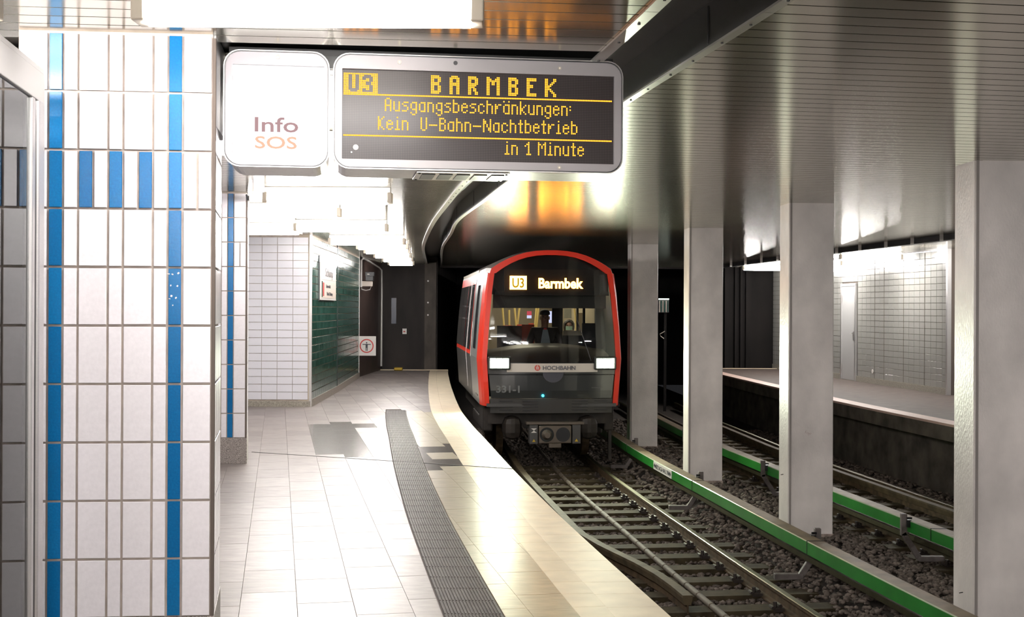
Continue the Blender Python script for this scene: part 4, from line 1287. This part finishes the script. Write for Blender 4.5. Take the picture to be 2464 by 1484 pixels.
mb = MB()
for x in (-0.262, -0.245, -0.228): mb.box((x, -0.028, 1.572), (0.008, 0.003, 0.036))
mb.box((-0.245, -0.028, 1.590), (0.052, 0.003, 0.007)); mb.box((-0.245, -0.028, 1.604), (0.030, 0.003, 0.006)); mb.box((-0.245, -0.028, 1.618), (0.008, 0.003, 0.02))
mb.build('emblem_mark', M['white_plate'], em)
# coupler flap
pts = [(0.17 * math.cos(t), 1.505 + 0.16 * math.sin(t)) for t in rng(math.pi, 2 * math.pi, 0.25)]
mb = MB(); k = len(pts)
mb.add([(x + 0.01, yf(x, z) - 0.014, z) for x, z in pts] + [(x + 0.01, yf(x, z) + 0.01, z) for x, z in pts], [tuple(range(k))] + [(i, k + i, k + (i + 1) % k, (i + 1) % k) for i in range(k)])
mb.build('round_flap', mat('flap', (0.045, 0.045, 0.06), 0.35), train)
text('number', '331-1', 0.155, mat('number_grey', (0.115, 0.12, 0.12), 0.5), train, Matrix.Translation((-0.70, yf(0.7, 1.2) - 0.006, 1.185)) @ Matrix.Rotation(-0.10, 4, 'Z') @ RX, 0.001, offset=0.004, xs=1.15)
mk = MB()
mk.box((0.72, yf(.7, 1.2) - 0.005, 1.262), (0.20, 0.002, 0.006))
mk.build('maker_mark', mat('maker_grey', (0.10, 0.10, 0.10), 0.5), train)
MB().cyl((-0.152, -0.012, 1.135), (-0.152, 0.02, 1.135), 0.020, 14).build('blue_lamp', M['blue_led'], train)
# headlights
for s_ in (-1, 1):
    hb = MB().box((s_ * 0.855, 0.035, 1.655), (0.37, 0.10, 0.215), rz=s_ * 0.13).build('headlight', M['train_dark'], train, bevel=0.02)
    for k in range(3):
        x = s_ * (0.755 + 0.10 * k)
        MB().box((x, -0.028 + 0.012 * k, 1.655), (0.088, 0.012, 0.15), rz=s_ * 0.13).build('headlight_lens', M['headlight'], hb)
    ld = bpy.data.lights.new('headlight_beam', 'SPOT'); ld.energy = HEAD_W; ld.color = (0.93, 1.0, 0.78); ld.spot_size = 135 * D2R; ld.spot_blend = 1.0; ld.shadow_soft_size = 0.08
    lo = link(bpy.data.objects.new('headlight_beam', ld), train)
    lo.matrix_local = Matrix.Translation((s_ * 0.855, -0.10, 1.655)) @ Matrix.Rotation(-87 * D2R, 4, 'X')
# destination display
dsp = MB().box((0.02, 0.30, 2.985), (1.56, 0.04, 0.36)).build('destination_display', M['black'], train)
def dtxt_local(px, py): 
    p = tl(px, py, 20.23); return p.x, p.z
x0_, z1_ = dtxt_local(1226, 663); x1_, z0_ = dtxt_local(1267, 696)
MB().box(((x0_ + x1_) / 2, 0.272, (z0_ + z1_) / 2), (x1_ - x0_, 0.008, z1_ - z0_)).build('line_block', M['led_train'], dsp)
text('lettering', 'U3', 0.215, M['led_train_text'], dsp, Matrix.Translation(((x0_ + x1_) / 2, 0.262, z0_ + 0.035)) @ RX, 0.001, offset=0.004, xs=0.80)
xa_, za_ = dtxt_local(1295, 692); xb_, zb_ = dtxt_local(1402, 692)
text('lettering', 'Barmbek', 0.228, M['led_train'], dsp, Matrix.Translation(((xa_ + xb_) / 2, 0.270, za_)) @ RX, 0.002, offset=0.007, xs=0.875)
MB().sheet([[(x, 0.38, 2.76) for x in rng(-0.97, 0.97, 0.1)], [(x, 0.38, arch(x, 3.42, 0.29, 0.97)) for x in rng(-0.97, 0.97, 0.1)]]).build('display_hood', M['train_dark'], train, solid=0.02)
MB().box((0.0, 0.40, 2.66), (1.86, 0.02, 0.245)).build('sun_blind', mat('blind', (0.115, 0.11, 0.105), 0.8), train)
MB().box((0.02, 0.24, 2.775), (1.84, 0.16, 0.06)).build('blind_rail', M['black'], train)
# cab interior
MB().box((0, 3.4, 0.98), (2.1, 6.7, 0.05)).build('floor_pan', M['train_grey'], train)
dk = MB()
rows = []
for v, (yy, zz) in enumerate(((0.15, 1.66), (0.25, 1.76), (0.5, 1.90), (0.9, 1.955), (1.0, 1.85), (1.0, 1.05))):
    rows.append([(x, yy + 0.05 * abs(x), zz - (0.10 * (abs(x - 0.0) / 0.9) ** 2 if 0 < v < 4 else 0)) for x in rng(-1.0, 1.0, 0.2)])
dk.sheet(rows).build('driver_desk', M['train_grey'], train, smooth=True)
def tbox(name, m_, px0, px1, py0, py1, D, t=0.04, par=None):
    a = tl(px0, py1, D); b = tl(px1, py0, D)
    return MB().box(((a.x + b.x) / 2, (a.y + b.y) / 2, (a.z + b.z) / 2), (abs(b.x - a.x), t, abs(b.z - a.z))).build(name, m_, par or train)
cabd = mat('cab_dark', (0.040, 0.040, 0.042), 0.6)
pw_ = tbox('cab_partition', cabd, 1196, 1258, 783, 905, 21.95)
tbox('partition_post', cabd, 1328, 1354, 735, 905, 21.95, par=pw_)
tbox('partition_post', cabd, 1387, 1392, 735, 800, 21.95, par=pw_)
tbox('partition_post', cabd, 1402, 1408, 735, 850, 21.95, par=pw_)
tbox('partition_panel', cabd, 1400, 1480, 777, 905, 21.95, par=pw_)
tbox('partition_panel', cabd, 1432, 1482, 735, 780, 21.95, par=pw_)
tbox('partition_panel', cabd, 1354, 1402, 806, 905, 21.95, par=pw_)
tbox('partition_ledge', M['saloon'], 1355, 1399, 795, 806, 21.9, par=pw_)
tbox('driver_backrest', M['seat_red'], 1256, 1286, 780, 830, 21.8)
tbox('info_screen', M['screen_red'], 1268, 1279, 748, 758, 24.5, 0.03)
tbox('info_screen', M['screen_white'], 1268, 1279, 758, 765, 24.5, 0.03)
tbox('info_screen', M['screen_white'], 1321, 1332, 748, 776, 23.5, 0.03)
# saloon behind
MB().box((-1.03, 4.4, 2.1), (0.03, 4.7, 2.2)).build('inner_wall', M['saloon'], train)
MB().box((1.03, 4.4, 2.1), (0.03, 4.7, 2.2)).build('inner_wall', M['saloon'], train)
MB().box((0, 6.7, 2.1), (2.05, 0.03, 2.2)).build('inner_end', mat('inner_end', (0.20, 0.17, 0.13), 0.6), train)
MB().box((0, 4.2, 3.08), (0.9, 3.8, 0.03)).build('saloon_light', M['saloon_lamp'], train)
for a, b, c_, d_ in ((1209, 740, 1214, 800), (1238, 740, 1244, 800), (1250, 740, 1243, 800), (1291, 740, 1286, 800), (1296, 740, 1290, 800), (1382, 740, 1388, 800), (1413, 740, 1417, 790), (1225, 745, 1226, 800)):
    p = tl(a, b, 24.2); q = tl(c_, d_, 24.2)
    MB().cyl(tuple(p), tuple(q), 0.020, 8).build('grab_pole', M['pole_yellow'], train)
tbox('saloon_panel', M['saloon'], 1392, 1402, 752, 796, 23.0, 0.03)
tbox('saloon_panel', mat('panel_grey', (0.30, 0.30, 0.27), 0.5), 1411, 1432, 742, 776, 23.2, 0.03)
tbox('saloon_panel', mat('panel_grey2', (0.26, 0.27, 0.24), 0.5), 1357, 1377, 742, 765, 25.0, 0.03)
for a in ((1212, 1232, 800), (1244, 1262, 798), (1272, 1284, 795)):
    tbox('seat', M['seat_red'], a[0], a[1], a[2] - 18, a[2] + 30, 24.0, 0.06)
# wiper and microphone stalk
MB().cyl((0.62, -0.02, 1.70), (0.40, 0.02, 2.35), 0.008, 6).build('wiper', M['black'], train)
# under the front: coupler, beams, bogie
cpl = MB()
a = tl(1298, 1066, 19.75); b = tl(1377, 1024, 19.75)
hx, hz = (b.x - a.x) / 2, (b.z - a.z) / 2; cxx, czz = (a.x + b.x) / 2, (a.z + b.z) / 2
cpl.box((cxx, -0.12, czz), (2 * hx, 0.26, 2 * hz))
cpl = cpl.build('coupler_head', M['coupler'], train, bevel=0.015)
MB().cyl((cxx - hx * 0.52, -0.255, czz), (cxx - hx * 0.52, -0.245, czz), 0.115, 24).build('cone_seat', M['train_dark'], cpl)
MB().cyl((cxx - hx * 0.52, -0.36, czz), (cxx - hx * 0.52, -0.25, czz), 0.045, 16, 0.085).build('cone', M['coupler'], cpl)
MB().cyl((cxx + hx * 0.48, -0.256, czz), (cxx + hx * 0.48, -0.245, czz), 0.115, 24).build('cup', M['black'], cpl)
MB().box((cxx, -0.2, czz - hz - 0.035), (0.20, 0.10, 0.07)).build('lower_latch', M['coupler'], cpl, bevel=0.01)
MB().box((cxx + 0.01, -0.1, czz + hz + 0.035), (0.92, 0.2, 0.035)).build('coupler_bar', M['coupler'], cpl)
MB().cyl((cxx, -0.05, czz + 0.02), (cxx, 1.4, czz + 0.05), 0.09, 12).build('drawbar', M['train_under'], cpl)
for s_, px in ((-1, 1286), (1, 1390)):
    p = tl(px, 1045, 19.75)
    bx = MB().box((p.x, -0.10, p.z), (0.135, 0.24, 0.30)).build('contact_box', M['train_grey'], train, bevel=0.008)
    m2 = MB(); m2.add([(p.x - 0.028, -0.223, p.z - 0.115), (p.x + 0.028, -0.223, p.z - 0.115), (p.x, -0.223, p.z - 0.07)], [(0, 1, 2)]); m2.build('warning_mark', M['yellow'], bx)
    if s_ < 0:
        m2 = MB(); m2.add([(p.x - 0.048, -0.223, p.z + 0.10), (p.x + 0.048, -0.223, p.z + 0.10), (p.x, -0.223, p.z + 0.065), (p.x - 0.048, -0.223, p.z + 0.03), (p.x + 0.048, -0.223, p.z + 0.03)], [(0, 1, 2), (2, 4, 3)]); m2.build('hourglass_mark', M['white_plate'], bx)
for s_ in (-1, 1):
    MB().box((s_ * 0.62, 0.35, 0.60), (0.30, 0.5, 0.38)).build('equipment_box', M['train_under'], train, bevel=0.12)
    for yy in (1.6, 3.6):
        w_ = MB().cyl((s_ * 0.68, yy, 0.375), (s_ * 0.80, yy, 0.375), 0.375, 28).build('wheel', M['rust'], train)
    MB().box((s_ * 0.95, 2.6, 0.52), (0.12, 2.9, 0.22)).build('bogie_frame', M['train_under'], train, bevel=0.03)
    MB().box((s_ * 1.0, 0.9, 0.72), (0.16, 0.9, 0.4)).build('equipment_box', M['train_under'], train, bevel=0.03)
MB().box((0, 3.5, 0.80), (2.0, 6.2, 0.30)).build('underframe', M['train_under'], train)
MB().box((1.02, 0.5, 0.42), (0.05, 0.08, 0.75)).build('side_post', M['train_under'], train)

# ------------------------------------------------------------------ people in the train
import bmesh
def skin_fig(name, joints, bones, m, parent, root=0, sub=2):
    bm = bmesh.new()
    ly = bm.verts.layers.skin.verify()
    vs = [bm.verts.new(j[0]) for j in joints]
    for v, j in zip(vs, joints):
        r = j[1]
        v[ly].radius = (r, r) if not isinstance(r, tuple) else r
    vs[root][ly].use_root = True
    for a, b in bones: bm.edges.new((vs[a], vs[b]))
    me = bpy.data.meshes.new(name); bm.to_mesh(me); bm.free()
    me.materials.append(m)
    o = link(bpy.data.objects.new(name, me), parent)
    sk = o.modifiers.new('skin', 'SKIN'); sk.use_smooth_shade = True
    sd = o.modifiers.new('sub', 'SUBSURF'); sd.levels = sub; sd.render_levels = sub
    return o
def seated_person(label, loc, rz, top_m, driver):
    """local frame: the person looks along -Y, origin under the seat on the floor"""
    r = thing('person', label, 'person', loc, rz)
    H_ = 0.47
    J = [((0, 0, H_ + .08), (.15, .12)), ((0, .01, H_ + .25), (.13, .10)), ((0, .02, H_ + .42), (.16, .11)), ((0, .01, H_ + .55), (.10, .08)), ((0, 0, H_ + .63), .055), ((0, -.015, H_ + .71), (.075, .085)), ((0, -.015, H_ + .80), (.072, .088)), ((0, -.005, H_ + .86), (.05, .06)),
         ((-.20, .02, H_ + .545), .068), ((-.28, -.03, H_ + .29), .045), ((-.19, -.27, H_ + .22), .034), ((-.17, -.36, H_ + .22), .036),
         ((.20, .02, H_ + .545), .068), ((.28, -.03, H_ + .29), .045), ((.19, -.27, H_ + .22), .034), ((.17, -.36, H_ + .22), .036),
         ((-.10, -.08, H_ + .04), .09), ((-.12, -.46, H_ + .04), .06), ((-.12, -.44, .08), .042), ((-.12, -.58, .05), .036),
         ((.10, -.08, H_ + .04), .09), ((.12, -.46, H_ + .04), .06), ((.12, -.44, .08), .042), ((.12, -.58, .05), .036)]
    B = [(0, 1), (1, 2), (2, 3), (3, 4), (4, 5), (5, 6), (6, 7), (2, 8), (8, 9), (9, 10), (10, 11), (2, 12), (12, 13), (13, 14), (14, 15), (0, 16), (16, 17), (17, 18), (18, 19), (0, 20), (20, 21), (21, 22), (22, 23)]
    # five fingers per hand
    for base, s_ in ((11, -1), (15, 1)):
        bx, by, bz = J[base][0]
        for k, (dx, ln) in enumerate(((-.03, .062), (-.01, .072), (.01, .068), (.03, .052))):
            i0 = len(J)
            J.append(((bx + dx, by - .045, bz), .0105)); J.append(((bx + dx, by - .045 - ln * .6, bz - .01), .009)); J.append(((bx + dx, by - .045 - ln, bz - .03), .007))
            B.extend([(base, i0), (i0, i0 + 1), (i0 + 1, i0 + 2)])
        i0 = len(J)
        J.append(((bx - s_ * .05, by - .01, bz), .011)); J.append(((bx - s_ * .065, by - .05, bz - .01), .009))
        B.extend([(base, i0), (i0, i0 + 1)])
    skin_fig('body', J, B, M['skin'], r, 0, 2)
    # jacket or coat over trunk and arms
    g = 1.13
    JJ = [(p, (rr[0] * g, rr[1] * g) if isinstance(rr, tuple) else rr * 1.25) for p, rr in (J[0], J[1], J[2], J[3], J[8], J[9], J[10], J[12], J[13], J[14])]
    JJ[3] = ((0, .005, H_ + .60), (.085, .08))
    skin_fig('jacket', JJ, [(0, 1), (1, 2), (2, 3), (2, 4), (4, 5), (5, 6), (2, 7), (7, 8), (8, 9)], top_m, r, 0, 2)
    TT = [(J[0][0], (.16, .13)), (J[16][0], .10), (J[17][0], .07), (J[18][0], .055), (J[20][0], .10), (J[21][0], .07), (J[22][0], .055)]
    skin_fig('trousers', TT, [(0, 1), (1, 2), (2, 3), (0, 4), (4, 5), (5, 6)], M['ink'], r, 0, 1)
    for s_ in (-1, 1):
        MB().box((s_ * .12, -.52, .045), (.09, .25, .08)).build('shoe', M['black'], r, bevel=0.02)
    hz_ = H_ + .77
    # face
    mb = MB(); mb.add([(-.014, -.098, hz_ - .012), (.014, -.098, hz_ - .012), (0, -.126, hz_ - .018), (0, -.10, hz_ + .03)], [(0, 2, 3), (2, 1, 3), (0, 1, 2)]); mb.build('nose', M['skin'], r)
    for s_ in (-1, 1):
        mb = MB().cyl((s_ * .031, -.106, hz_ + .022), (s_ * .031, -.088, hz_ + .022), 0.010, 8); mb.build('eye', M['ink'], r)
        MB().box((s_ * .078, .0, hz_), (.014, .035, .06)).build('ear', M['skin'], r, bevel=0.006)
    if driver:
        MB().box((0, -.098, hz_ - .050), (.045, .010, .009)).build('mouth', mat('lips', (.22, .07, .06), .5), r)
        rows = []
        for t, rad in ((0, 1.0), (.035, 1.02), (.07, .82), (.088, .4), (.092, .01)):
            rows.append([(.088 * rad * math.cos(a), -.01 + .104 * rad * math.sin(a), hz_ + .055 + t) for a in rng(0, 2 * math.pi, math.pi / 8)])
        cp2 = MB().sheet(rows).build('cap', M['cap'], r, smooth=True)
        MB().prism([(-.07, -.085), (-.05, -.155), (0.0, -.175), (.05, -.155), (.07, -.085)], hz_ + .052, hz_ + .060).build('visor', M['cap'], cp2)
        # grey shirt in the open jacket, a hint of red at the collar
        mb = MB(); mb.add([(-.04, -.125, H_ + .57), (.04, -.125, H_ + .57), (.07, -.178, H_ + .42), (.10, -.182, H_ + .22), (-.10, -.182, H_ + .22), (-.07, -.178, H_ + .42)], [(0, 1, 2, 5), (5, 2, 3, 4)])
        mb.build('shirt', M['shirt'], r, solid=0.012)
        MB().box((0, -.115, H_ + .585), (.05, .012, .03)).build('collar', M['red_ink'], r)
    else:
        rows = []
        for t, rad in ((-.10, 1.12), (-.03, 1.24), (.035, 1.22), (.08, .9), (.105, .45), (.11, .01)):
            a0, a1 = (-.25 * math.pi, 1.25 * math.pi) if t < .04 else (-.5 * math.pi, 1.5 * math.pi)
            rows.append([(.086 * rad * math.cos(a), .0 + .098 * rad * math.sin(a) * (1 if math.sin(a) > 0 else .95), hz_ + .02 + t) for a in rng(a0, a1, (a1 - a0) / 16)])
        MB().sheet(rows).build('hair', M['hair'], r, smooth=True)
        mb = MB(); mb.sheet([[(x, -.118 + 3.5 * x * x, z) for x in rng(-.062, .062, .02)] for z in (hz_ - .07, hz_ - .03, hz_ + .004)])
        mb.build('face_mask', M['mask'], r, solid=0.004)
    return r
p = at(1311, 765, 21.35)
seated_person('driver in dark jacket, grey shirt and cap seated behind the windshield', (p.x, p.y, p.z - 1.235), 0.04, M['jacket'], True)
p = at(1369, 785, 23.3)
seated_person('passenger with curly dark hair and pale green face mask, behind the driver', (p.x, p.y, p.z - 1.235), 0.0, M['jacket'], False)
MB().box((0, 0, 0), (0.5, 0.45, 0.12)).build('driver_seat', M['train_grey'], train).matrix_local = Ti @ Matrix.Translation((at(1311, 765, 21.35).x, 21.42, at(1311, 765, 21.35).z - 1.235 + 0.40))

# ------------------------------------------------------------------ small things on the platform side
# station name sign on the green wall
gp0, gp1 = Vector(gpts[0]), Vector(gpts[1])
def gw(t): return gp0 + (gp1 - gp0) * t
frm, L_ = wall_frame(tuple(gp0), tuple(gp1))
st = thing('station_sign', 'white framed station name sign on the green tiled wall', 'sign', (*gw(0.5), 0))
u0_, u1_ = 0.80, 2.95
def sb(name, m_, u0, u1, z0, z1, v0, v1, par, bevel=0.0):
    mb = MB().box(((u0 + u1) / 2, -(v0 + v1) / 2, (z0 + z1) / 2), (u1 - u0, abs(v1 - v0), z1 - z0))
    o = mb.build(name, m_, par, bevel=bevel); o.matrix_local = wmat(par).inverted() @ frm
    return o
sb('back_plate', M['black'], u0_ - .01, u1_, 1.72, 2.48, .014, .035, st)
sb('frame', M['lamp_body'], u0_, u1_, 1.73, 2.37, .035, .055, st, 0.004)
up_ = sb('name_panel', M['cream'], u0_ + .06, u1_ - .05, 2.08, 2.33, .055, .060, st)
lp_ = sb('exit_panel', M['cream'], u0_ + .06, u1_ - .05, 1.77, 2.06, .055, .060, st)
def st_text(body, u, z, sz, par, m_='ink', xs=1.0, al='CENTER'):
    text('lettering', body, sz, M[m_], par, wmat(par).inverted() @ frm @ Matrix.Translation((u, -0.063, z)) @ RX, 0.0008, al, 0.001, xs)
up_.matrix_local = wmat(st).inverted() @ frm
st_text('Schlump', (u0_ + u1_) / 2, 2.14, 0.21, up_, xs=1.5)
for body, u, z in (('Universität', u0_ + .95, 1.945), ('Beim Schlump', u0_ + 1.15, 1.815)):
    st_text(body, u, z, 0.085, lp_, xs=1.7)
o = MB().box((u0_ + .30, -.062, 1.915), (.16, .003, .23)).build('red_mark', M['red_ink'], lp_); o.matrix_local = wmat(lp_).inverted() @ frm
o = MB().box((u0_ + .12, -.062, 1.915), (.10, .003, .27)).build('green_mark', M['tile_green_b'], lp_); o.matrix_local = wmat(lp_).inverted() @ frm
# prohibition sign standing out from the end of the wall
p0 = at(860.5, 855, 28.6); p1 = at(905, 808, 28.6)
ps = thing('warning_sign', 'square white sign with a red ring around a figure with spread arms', 'sign', ((p0.x + p1.x) / 2, 28.6, (p0.z + p1.z) / 2))
hw = (p1.x - p0.x) / 2
MB().box((0, 0, 0), (2 * hw, 0.012, 2 * hw * 1.05)).build('panel', M['white_plate'], ps)
mb = MB(); k = 28
for i in range(k):
    a0, a1 = 2 * math.pi * i / k, 2 * math.pi * (i + 1) / k
    mb.add([(r_ * math.cos(a), -0.008, r_ * math.sin(a)) for a in (a0, a1) for r_ in (0.135, 0.160)], [(0, 1, 3, 2)])
mb.build('red_ring', M['red_ink'], ps)
mb = MB().box((0, -0.008, 0.035), (0.19, 0.003, 0.018)); mb.box((0, -0.008, 0.0), (0.05, 0.003, 0.09)); mb.box((-.014, -0.008, -.075), (0.018, 0.003, 0.08)); mb.box((.014, -0.008, -.075), (0.018, 0.003, 0.08)); mb.cyl((0, -0.0095, .072), (0, -0.0065, .072), 0.017, 12)
mb.build('figure', M['ink'], ps)
# monitor bracket, black boxes and conduits on the partition
br = thing('wall_bracket', 'cream steel wall bracket with black camera boxes above it, past the green wall', 'bracket', (*(at(880, 683, 29.2).xy), at(880, 683, 29.2).z))
a = at(862, 688, 29.2); b = at(896, 676, 29.2)
MB().box(((a.x + b.x) / 2, 29.2, (a.z + b.z) / 2), (b.x - a.x, 0.08, b.z - a.z)).build('arm', M['cream'], br, world=True, bevel=0.004)
for px0, px1, py0, py1 in ((880, 901, 654, 664), (881, 899, 664, 675)):
    a = at(px0, py1, 29.2); b = at(px1, py0, 29.2)
    c = MB().box(((a.x + b.x) / 2, 29.15, (a.z + b.z) / 2), (b.x - a.x, 0.2, b.z - a.z)).build('camera_box', M['black'], br, world=True, bevel=0.004)
a = at(886, 659, 29.04); MB().box(tuple(a), (0.05, 0.01, 0.02)).build('camera_label', M['white_plate'], br, world=True)
MB().tube([at(868, 688, 29.2), at(870, 695, 29.2), at(880, 698, 29.2), at(890, 696, 29.2), at(893, 688, 29.2)], 0.012, 6).build('cable_loop', M['lamp_body'], br, world=True)
cd = tag(MB().tube([at(868.5, 690, 28.9), at(868.5, 626, 28.9), at(873, 621, 29.0), at(888, 628, 30.3), at(911, 643, 32.0), at(918, 649, 32.25), at(918.5, 700, 32.25), at(918, 880, 32.25)], 0.025, 8).build('conduit_pipe', M['lamp_body'], None, smooth=True),
         'thin pale conduit pipe running along and down the dark partition', 'pipe')
for py in (672, 682): pass
nt_ = thing('notice', 'small white notice on the dark tunnel wall', 'notice', tuple(at(973, 796, 32.5)))
a = at(968, 803, 32.5); b = at(978, 790, 32.5)
nb = MB().box(((a.x + b.x) / 2, 32.59, (a.z + b.z) / 2), (b.x - a.x, 0.03, b.z - a.z)).build('paper', M['white_plate'], nt_, world=True)
MB().box(tuple(at(973, 797, 32.573)), (0.05, 0.004, 0.03)).build('print', M['red_ink'], nt_, world=True)
a = at(941, 778, 32.5); b = at(953, 716, 32.5)
tag(MB().box(((a.x + b.x) / 2, 32.59, (a.z + b.z) / 2), (b.x - a.x, 0.04, b.z - a.z)).build('tunnel_panel', mat('panel_blue', (0.06, 0.07, 0.10), 0.2)), 'narrow glossy blue grey panel on the dark tunnel wall', 'panel')
for py, w_ in ((675, 'upper'), (727, 'middle'), (757, 'lower')):
    c = at(993, py, 32.4)
    tag(MB().cyl((-2.19, 32.47, c.z), (-2.19, 32.515, c.z), 0.022, 8).build('reflector', M['white_plate']), w_ + ' of three small white reflectors on the tunnel pillar', 'reflector', 'reflectors on the tunnel pillar')
a = at(949, 889, 32.1); b = at(969, 881, 32.1)
tag(MB().prism([(a.x, 32.05), (b.x, 32.05), (b.x, 32.25), (a.x, 32.25)], 0.0, 0.075).build('grit_box', M['yellow'], bevel=0.02), 'low yellow block on the floor at the platform end', 'block')
# little camera under the ceiling beyond the second pillar
c = at(603, 476, 12.6)
sc_ = thing('security_camera', 'small white security camera under the ceiling by the second pillar', 'camera', tuple(c))
MB().box(tuple(c), (0.055, 0.12, 0.055), rz=0.3).build('housing', M['white_plate'], sc_, world=True, bevel=0.006)
MB().box((c.x - 0.025, c.y - 0.06, c.z), (0.02, 0.02, 0.06), ry=-0.25).build('lens', M['black'], sc_, world=True)
MB().cyl((c.x + .02, c.y, c.z), (c.x + .02, c.y, CE), 0.01, 8).build('mount', M['white_plate'], sc_, world=True)
# signal head deep in the tunnel
a = at(1583, 751, 33); b = at(1608, 719, 33)
sg = thing('signal_box', 'small lit box with vertical green and white bars deep in the tunnel', 'signal', ((a.x + b.x) / 2, 33, a.z))
MB().box(((a.x + b.x) / 2, 33, (a.z + b.z) / 2), (b.x - a.x, 0.25, b.z - a.z)).build('housing', M['train_grey'], sg, world=True)
for k in range(6):
    xx = a.x + (b.x - a.x) * (0.1 + 0.16 * k)
    MB().box((xx, 32.86, (a.z + b.z) / 2 - 0.02), (0.022, 0.02, (b.z - a.z) * 0.85)).build('bar', (M['cream'], M['tile_green_b'])[k % 2], sg, world=True)
MB().box(((a.x + b.x) / 2, 32.85, b.z), (b.x - a.x, 0.03, 0.03)).build('light_strip', M['signal_light'], sg, world=True)
MB().tube([at(1600, 796, 33), at(1588, 803, 33), at(1590, 808, 33), at(1598, 814, 33)], 0.012, 6).build('cable', M['cream'], sg, world=True)  # pale tube whose colour paints the glint on a cable
MB().box((a.x + 0.2, 33.05, (a.z - 1.1) / 2), (0.07, 0.07, a.z + 1.1)).build('post', M['tunnel_black'], sg, world=True)
